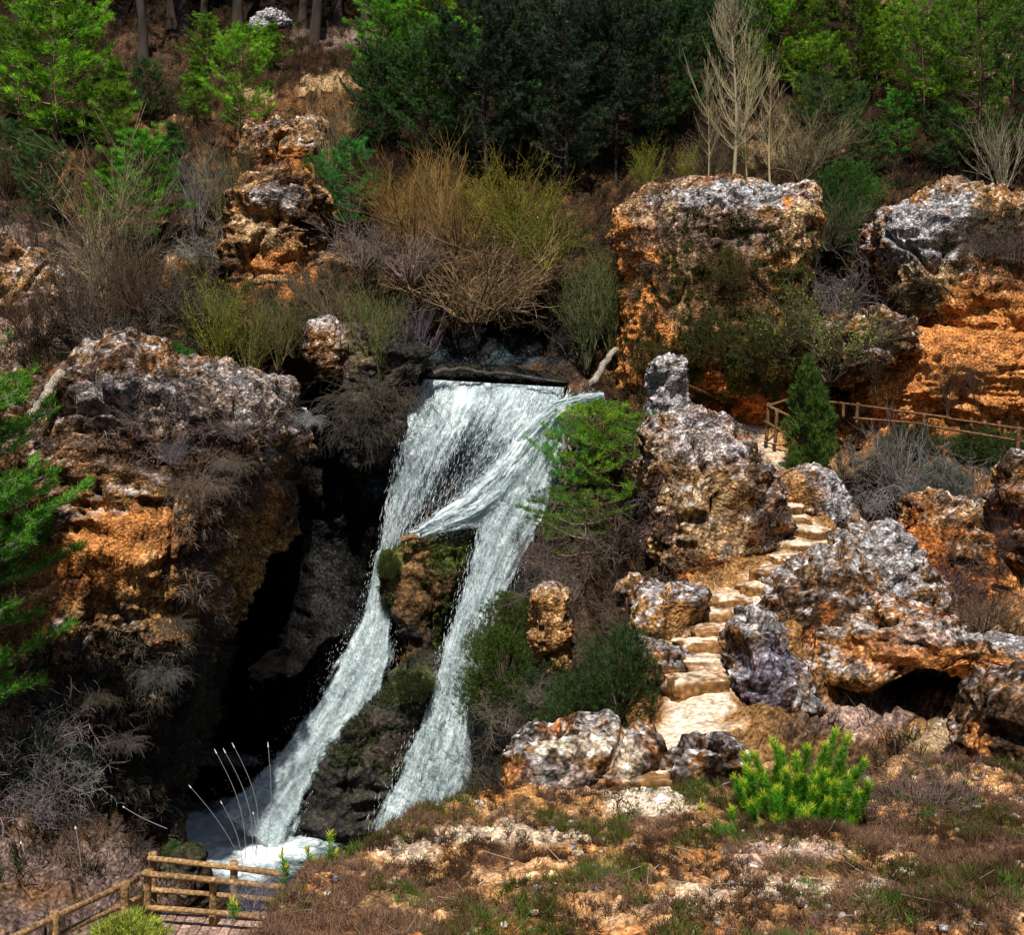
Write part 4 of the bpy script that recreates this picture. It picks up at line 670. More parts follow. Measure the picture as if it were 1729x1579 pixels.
juniper('bushy', 1235, 475, 60, (.13, .11, .03), 'dry olive bush high on the orange block', 43, rz=2.9)
juniper('bushy', 1430, 350, 80, (.06, .15, .02), 'rounded green bush in the gap behind the two rock tops', 52, rz=2.9, wide=1.3)
juniper('bushy', 1400, 420, 110, (.04, .10, .02), 'dark green bush filling the gap between the two rock tops', 50.5, rz=.9)
juniper('bushy', 1700, 790, 60, (.06, .10, .02), 'green bush under the fence at the right edge', 42.3, rz=.9, wide=1.5)
juniper('bushy', 1590, 850, 75, (.14, .18, .12), 'grey green bush in the dip below the fence', 40.4, rz=2.2)
juniper('low', 1650, 790, 60, (.06, .10, .02), 'low green scrub below the middle of the fence', 43, rz=2.2, wide=1.4)
juniper('low', 1540, 770, 50, (.08, .10, .03), 'low olive scrub below the fence near the juniper', 43.4, rz=1.2, wide=1.4)
juniper('bushy', 80, 1330, 120, (.06, .12, .04), 'green bush inside the violet bramble at the lower left', 30, rz=1.1)
juniper('low', 290, 615, 35, (.05, .19, .02), 'small vivid green cushion behind the left cliff', 41, rz=1.1, wide=1.6)
juniper('low', 1250, 980, 60, (.09, .09, .02), 'small olive bush under the overhang of the grey knoll', 33.6, rz=1.1)
juniper('low', 295, 1440, 22, (.07, .16, .03), 'tiny green bush by the edge of the pool', 28.4, rz=1.1)
juniper('low', 1120, 620, 60, (.12, .11, .03), 'olive scrub behind the slender rock pillar', 43.5, rz=2)
juniper('low', 1300, 690, 50, (.07, .1, .02), 'low bush at the foot of the orange block', 44.4, rz=2)
juniper('low', 655, 965, 32, (.08, .1, .02), 'mossy cushion on the left shoulder of the splitting rock', 39.9, rz=2, wide=.7)
juniper('low', 700, 1170, 35, (.05, .06, .015), 'dark mossy cushion on top of the black rib', 38, rz=2, wide=1)
# leafy shrub between the blocks
shrub('willow', 1400, 640, 120, (.2, .17, .12), 'broad leaved shrub with pale green leaves above the upright juniper', 43.4, leaf=(.24, .29, .05), nleaf=1800, lsz=.16, group='evergreen bushes')
shrub('willow', 1320, 600, 110, (.18, .15, .1), 'leafy green shrub at the lower right of the orange block', 42.7, leaf=(.16, .2, .03), nleaf=1800, lsz=.14, group='evergreen bushes')
# green pine boughs by the fall
pine('shrub', 1000, 815, 130, 39.6, (.17, .34, .015), label='vivid green pine bush hanging over the side stream', group=tl_, rz=.3)
pine('trail', 1070, 850, 130, 38.4, (.12, .25, .02), label='green pine bush on the left flank of the grey knoll', group=tl_, rz=1.3)
pine('trail', 955, 810, 110, 39.3, (.10, .34, .05), label='blue green pine bush nearest the falling water', group=tl_, rz=2.3, wide=.7)
pine('trail', 940, 905, 90, 38.6, (.08, .20, .02), label='darker pine bush beneath the one nearest the water', group=tl_, rz=2.9)
pine('sparse', 992, 1010, 190, 36.6, (.10, .15, .02), bark=(.28, .22, .18), label='thin pine sapling with bare grey lower branches right of the chute', group=tl_, rz=.5)
pine('trail', 1090, 770, 80, 39.5, (.10, .24, .02), label='small green pine bush below the slender rock pillar', group=tl_, rz=4)
pine('trail', 1020, 760, 90, 40, (.14, .33, .015), label='yellow green pine spray at the top of the green cover', group=tl_, rz=2.6)
pine('trail', 1010, 900, 80, 37.6, (.09, .19, .02), label='dull green pine spray above the thin sapling', group=tl_, rz=4.6)
# left edge pine (its stem out of view)
PK['edge'] = dict(H=9, R0=3.2, crown0=.08, seed=31, whorl=.42, nb=6, dens=1.7, ln=.15, wd=.018, nn_=20, up=.12, shape='flat')
pine('edge', -150, 1340, 760, 28, (.09, .26, .02), bark=(.3, .26, .24), label='green pine boughs at the left edge in front of the cliff', group=tl_, rz=.9)

# ------------------------------------------------------------------ water
def watermat(name, su, sv, base=(.78, .85, .86)):
    m, nt, b = newmat(name); L = nt.links.new
    at = N(nt, 'ShaderNodeAttribute', attribute_name='col'); sp = N(nt, 'ShaderNodeSeparateColor'); L(at.outputs['Color'], sp.inputs[0])
    uv = N(nt, 'ShaderNodeUVMap'); mp = N(nt, 'ShaderNodeMapping'); mp.inputs['Scale'].default_value = (su, sv, 1); L(uv.outputs[0], mp.inputs[0])
    n1 = N(nt, 'ShaderNodeTexNoise', Scale=1, Detail=6, Roughness=.72, Distortion=1.0); L(mp.outputs[0], n1.inputs['Vector'])
    mp2 = N(nt, 'ShaderNodeMapping'); mp2.inputs['Scale'].default_value = (su*3, sv*5, 1); L(uv.outputs[0], mp2.inputs[0])
    n2 = N(nt, 'ShaderNodeTexNoise', Scale=1, Detail=3, Roughness=.6); L(mp2.outputs[0], n2.inputs['Vector'])
    a = N(nt, 'ShaderNodeMath', operation='MULTIPLY'); a.inputs[1].default_value = .65; L(n1.outputs[0], a.inputs[0])
    c = N(nt, 'ShaderNodeMath', operation='MULTIPLY_ADD'); c.inputs[1].default_value = .35; L(n2.outputs[0], c.inputs[0]); L(a.outputs[0], c.inputs[2])
    d = N(nt, 'ShaderNodeMath', operation='ADD'); L(c.outputs[0], d.inputs[0]); L(sp.outputs['Red'], d.inputs[1])
    r = N(nt, 'ShaderNodeMapRange'); r.interpolation_type = 'SMOOTHSTEP'; r.inputs[1].default_value = .86; r.inputs[2].default_value = 1.26; L(d.outputs[0], r.inputs[0])
    r2 = N(nt, 'ShaderNodeMapRange'); r2.inputs[1].default_value = .95; r2.inputs[2].default_value = 1.35; L(d.outputs[0], r2.inputs[0])
    mx = N(nt, 'ShaderNodeMix', data_type='RGBA'); mx.inputs[6].default_value = (.22, .31, .33, 1); mx.inputs[7].default_value = base+(1,); L(r2.outputs[0], mx.inputs[0])
    L(mx.outputs[2], b.inputs['Base Color']); L(r.outputs[0], b.inputs['Alpha']); b.inputs['Roughness'].default_value = .45
    bp = N(nt, 'ShaderNodeBump', Strength=.35, Distance=.05); L(d.outputs[0], bp.inputs['Height']); L(bp.outputs[0], b.inputs['Normal'])
    return m
M_fall = watermat('falling_water', 7, 1.5); M_froth = watermat('white_water', 5, 2.4); M_foam = watermat('foam', 4, 1.6); M_poolw = watermat('pool_foam', 2.2, 3.5)
m_, nt_, b_ = newmat('water_drops'); b_.inputs['Base Color'].default_value = (.86, .92, .93, 1); b_.inputs['Roughness'].default_value = .4; M_drop = m_
def strip(L, Rr, nu, nv):
    L = np.array([W(*p) for p in L]); Rr = np.array([W(*p) for p in Rr]); t = np.linspace(0, 1, len(L)); tt = np.linspace(0, 1, nv)
    def sm(A):
        o = np.stack([np.interp(tt, t, A[:, k]) for k in range(3)], 1); k = max(3, nv//len(L)//2*2+1)
        pad = np.concatenate([np.repeat(o[:1], k//2, 0)+0*o[:1], o, np.repeat(o[-1:], k//2, 0)])
        q = np.stack([np.convolve(pad[:, c], np.ones(k)/k, 'valid') for c in range(3)], 1); e = 1-ss(0, .12, np.minimum(tt, 1-tt)); return mix(q, o, e)
    a, b = sm(L), sm(Rr); u = np.linspace(0, 1, nu)[None, :, None]; return a[:, None]*(1-u)+b[:, None]*u
def water(name, L, Rr, label, dens, mat=None, nu=70, nv=150, bulge=.25, amp=.12, edge=.12, ndrop=3000, spray=.25, seed=0, dl=(.06, .3), dw=(.012, .04), su=3.5, sv=.6, layers=1):
    G = strip(L, Rr, nu, nv); wid = np.linalg.norm(G[:, -1]-G[:, 0], axis=1).mean(); ln = np.linalg.norm(np.diff(G[:, nu//2], axis=0), axis=1).sum()
    U, V = np.meshgrid(np.linspace(0, 1, nu), np.linspace(0, 1, nv)); U = U.ravel(); V = V.ravel(); P0 = G.reshape(-1, 3); rg = np.random.default_rng(seed+100)
    for ly in range(layers):
        q = np.stack([U*wid*su, V*ln*sv, U*0+seed*5+ly*9], 1)
        off = bulge*np.sin(pi*U)**.6+amp*fbm(q, 4)+.13*ly; P = P0.copy(); P[:, 1] -= off
        ed = ss(0, edge, U+.09*fbm(q*2, 2))*ss(0, edge, 1-U+.09*fbm(q*2+9, 2))
        D = (dens(U, V) if callable(dens) else dens)-(.9*(1-ed))-.12*ly+.12*fbm(q*.5, 2)
        setstruct(link(name, mesh(name, P, grid_faces(nv, nu), np.stack([D]*3, 1), uv=np.stack([U*wid+ly*3.3, V*ln], 1), mat=mat or M_fall)))
    n = ndrop; u = np.clip(.5+.5*np.sign(rg.random(n)-.5)*rg.random(n)**.75*1.0, .0, 1.)+rg.normal(size=n)*.012; t = rg.random(n); k = np.clip((t*(nv-2)).astype(int), 0, nv-2); j = np.clip((u*(nu-1)), 0, nu-1); j0 = np.clip(j.astype(int), 0, nu-2)
    base = G[k, j0]+(G[k, j0+1]-G[k, j0])*(u*(nu-1)-j0)[:, None]; fl = G[k+1, j0]-G[k, j0]; fl /= np.linalg.norm(fl, axis=1)[:, None]
    fl = fl*np.array([.55, .55, 1]); base = base+rg.normal(size=(n, 3))*np.array([.04, 0, .05]); base[:, 1] -= bulge*np.sin(pi*np.clip(u, 0, 1))**.6+rg.random(n)*spray+.03
    l = (dl[0]+(dl[1]-dl[0])*rg.random(n)**2)[:, None]; w = (dw[0]+(dw[1]-dw[0])*rg.random(n)**2)[:, None]; d = fl+rg.normal(size=(n, 3))*.12; s_ = np.cross(d, np.array([0, 1, 0])+.4*rg.normal(size=(n, 3))); s_ /= np.linalg.norm(s_, axis=1)[:, None]
    v = np.stack([base, base+d*l*.6+s_*w*.5, base+d*l, base+d*l*.6-s_*w*.5], 1).reshape(-1, 3)
    setstruct(link('water', mesh('water', v, np.arange(4*n).reshape(-1, 4), mat=M_drop, smooth=False)))
def cl(c, ws):
    L = []; Rr = []
    c = np.array(c, float); t = np.gradient(c[:, :2], axis=0); t /= np.linalg.norm(t, axis=1)[:, None]; nrm = np.stack([-t[:, 1], t[:, 0]], 1)
    for p, n_, w in zip(c, nrm, ws): L.append((p[0]+n_[0]*w/2, p[1]+n_[1]*w/2, p[2])); Rr.append((p[0]-n_[0]*w/2, p[1]-n_[1]*w/2, p[2]))
    return L, Rr
water('waterfall', [(706, 640, 43.9), (690, 680, 43.2), (672, 740, 42.6), (660, 800, 42.3), (648, 860, 42.1), (638, 930, 41.9), (626, 1010, 41.7)],
      [(966, 655, 43.7), (952, 700, 42.8), (905, 760, 42.3), (850, 820, 42), (800, 870, 41.8), (730, 905, 41.6), (672, 950, 41.5)], '', lambda u, v: .63-.10*v-.17*np.exp(-((u-.47-.08*v)/.15)**2)*ss(.08, .4, v)-.08*np.sin(pi*np.clip((u-.15)/.8, 0, 1))*ss(.1, .6, v)+.05*(1-u), nu=130, nv=170, ndrop=5000, dw=(.006, .013), dl=(.08, .4), seed=1, edge=.05, layers=2, bulge=.15, amp=.18)
water('waterfall', *cl([(1018, 668, 41.3), (975, 676, 41.3), (935, 695, 41.1), (898, 740, 40.9), (862, 795, 40.7), (822, 840, 40.6), (775, 868, 40.5), (712, 896, 40.4)], [16, 28, 46, 62, 72, 72, 56, 30]), '', .70, M_foam, ndrop=1500, dw=(.006, .016), seed=2, bulge=.45, amp=.3, layers=3, edge=.2)
water('waterfall', *cl([(945, 715, 41.3), (915, 760, 41), (885, 820, 40.7), (862, 870, 40.4), (845, 920, 40.2), (822, 985, 39.9), (800, 1050, 39.5), (780, 1120, 39.1), (765, 1190, 38.7), (748, 1270, 38.2), (722, 1345, 37.7), (690, 1420, 37.2)], [50, 95, 128, 126, 108, 92, 86, 92, 110, 138, 158, 160]), '', lambda u, v: .64-.04*v, mat=M_froth, nu=70, nv=220, ndrop=2500, dw=(.006, .013), seed=3, edge=.16, layers=2, bulge=.35)
water('waterfall', *cl([(648, 930, 41.5), (641, 980, 41.2), (640, 1030, 40.9), (628, 1080, 40.5), (612, 1130, 40.1), (585, 1180, 39.7), (545, 1235, 39.2), (505, 1290, 38.7), (468, 1340, 38.2), (425, 1400, 37.3)], [34, 44, 70, 104, 128, 130, 118, 116, 150, 210]), '', lambda u, v: .60+.12*ss(.1, .35, v)*u, mat=M_froth, nu=70, nv=180, ndrop=1500, dw=(.005, .011), dl=(.03, .14), seed=4, edge=.28, layers=3, bulge=.35, su=2.5)
water('waterfall', *cl([(895, 800, 40.9), (862, 838, 40.7), (822, 864, 40.6), (776, 880, 40.5), (732, 893, 40.5), (695, 902, 40.6)], [40, 70, 76, 60, 40, 22]), '', .72, M_froth, nu=60, nv=90, bulge=.3, amp=.22, edge=.38, ndrop=1500, dw=(.008, .02), dl=(.03, .12), seed=6, layers=2)
water('waterfall', [(838, 862, 40.7), (815, 885, 40.6), (806, 915, 40.4), (800, 950, 40.3)], [(900, 850, 40.8), (890, 885, 40.6), (880, 915, 40.4), (868, 950, 40.2)], '', .62, M_froth, nu=50, nv=60, bulge=.2, amp=.2, edge=.35, ndrop=500, dw=(.006, .014), dl=(.03, .12), seed=7)
X = np.arange(-12.5, -3, .08); Y = np.arange(29, 42, .08); XX, YY = np.meshgrid(X, Y, indexing='ij'); q = np.stack([XX.ravel(), YY.ravel(), 0*XX.ravel()], 1)
P = q.copy(); ppx = P[:, 0]/P[:, 1]*F+CX; ppy = HY+13.6*F/P[:, 1]
den = .84-.5*ss(.45, 1.3, np.hypot((ppx-390)/165, (ppy-1422)/70)+.25*fbm(q*.8, 3)); P[:, 2] = -13.6+.10*fbm(q*1.1, 4)+.12*ridged(q*2.2, 3)*ss(.3, .7, den)
dk = mesh('water', P-np.array([0, 0, .12]), grid_faces(len(X), len(Y)), np.tile(np.array([.02, .03, .032]), (len(P), 1)))
m_, nt_, b_ = newmat('dark_pool'); b_.inputs['Base Color'].default_value = (.012, .02, .02, 1); b_.inputs['Roughness'].default_value = .12; dk.materials.append(m_)
setstruct(link('water', dk)); setstruct(link('water', mesh('water', P, grid_faces(len(X), len(Y)), np.stack([den]*3, 1), uv=P[:, :2], mat=M_poolw)))
rk([(282, 1280), (300, 1274), (360, 1272), (430, 1280), (440, 1290), (380, 1288), (310, 1290), (286, 1286)], 40.8, .5, 'thin pale wet ledge catching the light in the black cavern', seed=34, n=2, cen=(355, 1281), res=.05, mat=M_wet, big=.05, mid=.08, cob=.04, strata=.02, pits=.02, colf=lambda v, nn: np.tile(np.array([.14, .14, .13]), (len(v), 1))*(.4+.9*worley(v*3)[1][:, None]))  # pale grey colour paints the light caught by the ledge

# ------------------------------------------------------------------ fences, footbridge
def pole(p0, p1, r, seed=0, k=9, nseg=8, bow=.0):
    p0 = np.array(p0); p1 = np.array(p1); t = p1-p0; L = np.linalg.norm(t); t = t/L; up = np.array([0, 0, 1.]) if abs(t[2]) < .9 else np.array([0, 1., 0]); u = np.cross(t, up); u /= np.linalg.norm(u); w = np.cross(u, t)
    th = np.linspace(0, 2*pi, k, endpoint=False); V = []
    for i, s in enumerate(np.concatenate([[0, 0], np.linspace(0, 1, nseg), [1, 1]])):
        rr = r*(1.0+.05*sin(seed+i*1.3)); rr = 0 if i in (0, nseg+3) else (rr*.9 if i in (1, nseg+2) else rr)
        c = p0+t*L*s+w*bow*sin(pi*s); V.append(c+rr*(np.cos(th)[:, None]*u+np.sin(th)[:, None]*w))
    V = np.concatenate(V); a = np.arange(len(V)).reshape(-1, k); b = np.roll(a, -1, 1); return V, np.stack([a[:-1], b[:-1], b[1:], a[1:]], -1).reshape(-1, 4)
def fence(name, loc, label, posts, rails, col, cat_='railing'):
    r = empty(name, loc); tag(r, label, cat_, 'wooden railings')
    for kind, items in (('post', posts), ('rail', rails)):
        for i, (a, b, rad) in enumerate(items):
            V, ff = pole(W(*a)-loc, W(*b)-loc, rad*.8, i+rad*50, bow=.01)
            c = np.tile(np.array(col), (len(V), 1))*(.75+.5*worley(V*np.array([6, 6, 6.]))[1][:, None]); link(kind, mesh(kind, V, ff, c, mat=M_wood), r)
    return r
WD = (.34, .20, .085); WD2 = (.17, .085, .035)
fence('handrail', W(247, 1553, 19), 'round pole railing along the footbridge nearest the viewer at the lower left', [((249, 1470, 19), (247, 1580, 19), .085), ((211, 1490, 18.2), (209, 1575, 18.2), .085), ((360, 1483, 18.9), (359, 1580, 18.9), .075), ((92, 1540, 16.6), (90, 1640, 16.6), .085)],
      [((240, 1476, 18.9), (480, 1500, 18.6), .062), ((244, 1533, 18.9), (440, 1549, 18.6), .055), ((232, 1485, 18.8), (10, 1590, 15.6), .062), ((238, 1516, 18.8), (100, 1579, 16.8), .058)], WD)
fence('handrail', W(258, 1500, 20), 'second pole railing on the pool side of the footbridge', [((258, 1440, 20), (258, 1545, 20), .085), ((395, 1455, 19.8), (395, 1555, 19.8), .08)],
      [((250, 1450, 19.9), (486, 1478, 19.6), .062), ((250, 1503, 19.9), (470, 1522, 19.6), .058)], WD)
fb = empty('footbridge', W(300, 1579, 18.3)); tag(fb, 'plank footbridge deck below the near railing at the lower left', 'footbridge')
for i in range(22):
    x = -6.35+i*.165; P, ff = blob(x-fb.location.x, -.05, -8.2-fb.location.z+.004*(i % 3), .078, 1.25, .04, 8, i, 8, .02); link('plank', mesh('plank', P, ff, np.tile(np.array([.34, .22, .17])*(.75+.5*RND[i, 0]), (len(P), 1)), mat=M_wood), fb)
pv, pf = blob(0, 0, 0, 1.9, .9, .12, 24, 3, 5, .06, .5); rm = link('path', mesh('path', pv+W(60, 1640, 16.2)-np.array([0, 0, .2]), pf, np.tile(np.array([.42, .38, .36]), (len(pv), 1)), mat=M_path)); setstruct(rm)
fence('fence', W(1448, 712, 43), 'rustic pole fence below the red cliff on the right', [((1449, 680, 43), (1446, 716, 43), .085), ((1687, 711, 41.5), (1686, 745, 41.5), .085), ((1721, 720, 40.8), (1718, 765, 40.8), .095), ((1560, 697, 42.5), (1560, 730, 42.5), .075), ((1640, 705, 42), (1640, 738, 42), .075), ((1424, 680, 43.2), (1424, 705, 43.2), .07)],
      [((1395, 678, 43.4), (1505, 692, 42.9), .06), ((1505, 693, 42.9), (1605, 706, 42.3), .06), ((1600, 707, 42.3), (1740, 727, 40.7), .06), ((1440, 706, 43), (1560, 716, 42.4), .055), ((1560, 718, 42.4), (1740, 748, 40.7), .055)], WD2, 'fence')
fence('fence', W(1297, 740, 43), 'short pole fence beside the upright juniper at the head of the steps', [((1298, 680, 42), (1294, 744, 42), .085), ((1312, 690, 41.6), (1309, 748, 41.6), .08)],
      [((1295, 685, 42), (1335, 704, 41.3), .065), ((1296, 686, 42), (1340, 672, 43), .06), ((1291, 711, 42), (1330, 735, 41.2), .06)], WD2, 'fence')
fence('fence', W(1180, 690, 43), 'pole fence just right of the slender rock pillar', [((1160, 640, 42.6), (1160, 700, 42.6), .08), ((1222, 670, 43.8), (1222, 712, 43.8), .08), ((1264, 688, 44), (1264, 716, 44), .07)],
      [((1157, 649, 42.6), (1224, 678, 43.8), .06), ((1156, 676, 42.6), (1200, 698, 43.4), .06), ((1222, 702, 43.8), (1268, 692, 44), .06)], WD2, 'fence')

# ------------------------------------------------------------------ logs, sticks, stones
def stick(name, pts, r, col, label, cat_='log', taper=.6):
    r0 = empty  # keep name space simple
    A = np.array([W(*p) for p in pts]); n = 5*len(A); t = np.linspace(0, 1, len(A)); tt = np.linspace(0, 1, n); Q = np.stack([np.interp(tt, t, A[:, k]) for k in range(3)], 1); Q += (r*.7*np.stack([fbm(Q*3+k*9, 2) for k in range(3)], 1))
    V = []; th = np.linspace(0, 2*pi, 8, endpoint=False); tg = np.gradient(Q, axis=0); tg /= np.linalg.norm(tg, axis=1)[:, None]
    for i in range(n):
        u = np.cross(tg[i], [.1, .9, .3]); u /= np.linalg.norm(u); w = np.cross(u, tg[i]); rr = r*(1-taper*tt[i])*(0 if i in (0, n-1) else 1); V.append(Q[i]+rr*(np.cos(th)[:, None]*u+np.sin(th)[:, None]*w))
    V = np.concatenate(V); a = np.arange(len(V)).reshape(-1, 8); b = np.roll(a, -1, 1); ff = np.stack([a[:-1], b[:-1], b[1:], a[1:]], -1).reshape(-1, 4)
    return tag(link(name, mesh(name, V, ff, np.tile(np.array(col), (len(V), 1)), mat=M_wood)), label, cat_)
stick('log', [(998, 650, 42), (1015, 625, 42.4), (1042, 585, 43)], .14, (.34, .28, .22), 'pale broken log leaning on the left foot of the orange block', taper=.2)
stick('log', [(676, 912, 40), (690, 908, 39.9), (706, 906, 39.9)], .12, (.25, .14, .06), 'short stub of a log jammed on top of the splitting rock', taper=.2)
stick('branch', [(780, 878, 39.6), (795, 895, 39.6)], .03, (.1, .08, .06), 'thin dark stick poking out of the white foam', 'branch')
stick('log', [(102, 632, 33), (85, 655, 32.6), (60, 690, 32.2), (45, 712, 32)], .17, (.34, .28, .22), 'fallen grey trunk slanting down at the left above the edge pine', taper=.5)
stick('log', [(720, 632, 43.1), (770, 624, 43.2), (830, 630, 43.3), (960, 645, 43.1)], .12, (.07, .06, .05), 'dark waterlogged trunk lying across the lip of the fall')
stick('branch', [(1335, 655, 33), (1280, 640, 34), (1225, 690, 33)], .02, (.2, .15, .1), 'stray twig over the path', 'branch') if False else None
stick('branch', [(1238, 1404, 16.5), (1262, 1414, 16.3), (1290, 1430, 15.9), (1330, 1438, 15.8)], .035, (.5, .45, .42), 'pale bleached branch lying left of the bright young pine', 'branch')
stick('branch', [(1522, 1370, 17.3), (1524, 1402, 16.6), (1550, 1418, 16.2), (1566, 1436, 15.9), (1590, 1434, 15.9)], .03, (.36, .28, .27), 'twisted grey branch right of the bright young pine', 'branch')
stick('branch', [(1541, 1445, 15.7), (1552, 1478, 15), (1572, 1512, 14.3)], .012, (.5, .42, .34), 'thin straight pale stick in the heather on the right', 'branch')
stick('branch', [(1168, 1465, 15.2), (1185, 1485, 14.8), (1215, 1498, 14.6)], .02, (.5, .42, .34), 'curved pale stick on the sand in the middle foreground', 'branch')
stick('branch', [(1688, 1378, 17), (1708, 1374, 17), (1730, 1384, 16.8), (1745, 1380, 16.8)], .05, (.36, .24, .2), 'gnarled brown root at the right edge', 'branch')
for i, (x, y, d, r, c, l) in enumerate([(777, 1367, 17.9, .14, (.42, .38, .4), 'smooth pale grey stone on the brink, left of the ledge'), (770, 1378, 17.6, .12, (.36, .2, .14), 'reddish stone just below the smooth pale one'), (790, 1384, 17.4, .17, (.3, .25, .27), 'flat violet grey stone on the brink'), (1022, 1362, 18, .11, (.42, .3, .22), 'buff stone under the flat topped ledge'), (915, 1368, 18, .13, (.3, .16, .09), 'rusty stone in front of the flat topped ledge'),
      (1150, 1402, 16.8, .09, (.34, .3, .32), 'rounded grey stone left of the little pine shoots'), (1170, 1412, 16.5, .1, (.3, .27, .28), 'flat grey stone below the little pine shoots'), (1190, 1407, 16.6, .08, (.4, .36, .35), 'small pale stone beside the little pine shoots'), (1576, 1516, 14.3, .06, (.6, .5, .42), 'small white stone at the end of the thin stick'), (1405, 1532, 13.9, .08, (.6, .48, .38), 'pale flat stone low in the right foreground'), (1225, 1492, 14.8, .06, (.6, .5, .42), 'small pale stone near the curved stick'), (700, 1530, 13.5, .06, (.6, .5, .45), 'white flake of stone among the grey heather')]):
    P, ff = blob(*W(x, y, d), r, r*.8, r*.5, 10, i, 2.4, .15, i); tag(link('stone', mesh('stone', P, ff, np.tile(np.array(c), (len(P), 1)), mat=M_rock)), l, 'stone', 'loose stones in the foreground')

# ------------------------------------------------------------------ young foreground pine made of upright candles
def candles(shoots, seed, nl=.075, wd=.009, per=230):
    """shoots: (base, tip) arrays"""
    rg = np.random.default_rng(seed); NB = []; ND = []; NC = []; A = []; B = []; BV = []
    for b, t in shoots:
        n = 7; L = np.linalg.norm(t-b); ax = (t-b)/L; bend = rg.normal(size=3)*.05*L; pts = [b+(t-b)*s+bend*sin(pi*s) for s in np.linspace(0, 1, n)]
        for i in range(n-1): A.append(pts[i]); B.append(pts[i+1])
        m = int(per*L/.5); s = rg.random(m); c = b+np.outer(s, t-b)+np.outer(np.sin(pi*s), bend); rd = rg.normal(size=(m, 3)); rd -= np.outer(rd@ax, ax); rd /= np.linalg.norm(rd, axis=1)[:, None]
        NB.append(c+rd*.008); ND.append(rd*.75+ax*.75); tc = rg.random()*.3; NC.append(np.array([[.10, .30, .018]])*(.45+.6*s[:, None]+tc*1.6)+np.array([[.30, .22, 0]])*ss(.8, 1, s)[:, None])
        BV.append((t, ax))
    NB = np.concatenate(NB); ND = np.concatenate(ND); NC = np.concatenate(NC); ND /= np.linalg.norm(ND, axis=1)[:, None]
    fo = needles(NB, ND, nl, wd, .12, 1, rg, NC, .25); st = segmesh(A, B, np.full(len(A), .011), np.full(len(A), .009), np.array([.2, .13, .05]))
    bt = cat([segmesh([t-ax*.01]*3, [t+ax*.07+o for o in rg.normal(size=(3, 3))*.02], [.02]*3, [.006]*3, np.array([.5, .42, .05])) for t, ax in BV])
    return fo, st, bt
def candle_pine(name, loc, shoots, label, seed, cat_='bush', **k):
    r = empty(name, loc); tag(r, label, cat_, 'young pines in the foreground'); fo, st, bt = candles(shoots, seed, **k)
    b3 = np.concatenate([bt[1][:, :3], bt[1][:, [0, 2, 3]]]); fo = cat([fo, (bt[0], b3, bt[2])]); link('foliage', mesh('foliage', *fo[:2], fo[2], mat=M_leaf, smooth=False), r); link('stems', mesh('stems', *st[:2], st[2], mat=M_bark), r); return r
rg = np.random.default_rng(5); loc = W(1345, 1408, 17.1); sh = []
for x, y in [(1303, 1238), (1318, 1255), (1273, 1262), (1258, 1262), (1343, 1262), (1364, 1250), (1392, 1247), (1388, 1265), (1412, 1222), (1433, 1232), (1460, 1273), (1445, 1287), (1268, 1290), (1240, 1300), (1390, 1292), (1420, 1258), (1325, 1330), (1338, 1340), (1450, 1325), (1425, 1335), (1235, 1355), (1290, 1330), (1356, 1355), (1372, 1360), (1390, 1365), (1312, 1370), (1270, 1345), (1410, 1310), (1350, 1300), (1320, 1300), (1465, 1310), (1440, 1350), (1300, 1400), (1318, 1404), (1250, 1330), (1375, 1320), (1400, 1340), (1285, 1300), (1333, 1285), (1430, 1300)]:
    y += 12; dd = 17.1-rg.random()*.9 if y > 1320 else 17.1+rg.normal()*.25; t = W(x, y, dd)-loc; h = t[2]; L = .28+.30*rg.random(); b = np.array([t[0]*.86+rg.normal()*.03, t[1]*.8, max(.02, h-L)]); sh.append((b, t))
    if h > .6: b2 = np.array([t[0]*.5, t[1]*.4, max(.02, h-L-.45)]); sh.append((b2, b))
for i in range(46):
    a = rg.random()*6.28; rr = 1.0*np.sqrt(rg.random()); h = .35+.75*rg.random()*(1-rr*.35); b = np.array([cos(a)*rr*.85, sin(a)*rr*.6, h*.35]); sh.append((b, np.array([cos(a)*rr, sin(a)*rr*.7, h])))
candle_pine('young_pine', loc, sh, per=700, nl=.085, wd=.008, label='bright green young pine with yellow candle tips in the right foreground', seed=3)
for (x, y, d, S_, l) in [(530, 1483, 14.2, [(520, 1438), (558, 1410), (541, 1460), (566, 1440), (530, 1455)], 'pair of green pine shoots on the brink beside the footbridge'), (478, 1490, 14, [(476, 1447), (483, 1465)], 'single small pine shoot left of the pair on the brink'), (1185, 1396, 16.9, [(1183, 1362), (1195, 1378), (1212, 1376), (1172, 1380)], 'tiny yellow green pine shoots left of the bright young pine'), (395, 1545, 13.2, [(392, 1525), (400, 1532)], 'little green shoot in front of the footbridge')]:
    loc = W(x, y, d); sh = [(np.array([(W(a, b, d)-loc)[0]*.5, 0, -.02]), W(a, b, d)-loc) for a, b in S_]; candle_pine('pine_shoots', loc, sh, l, int(x), per=260)
juniper('low', 215, 1640, 95, (.34, .40, .05), 'pale yellow green bush cut by the bottom edge at the left', 11.6, name='bush', wide=1.2)
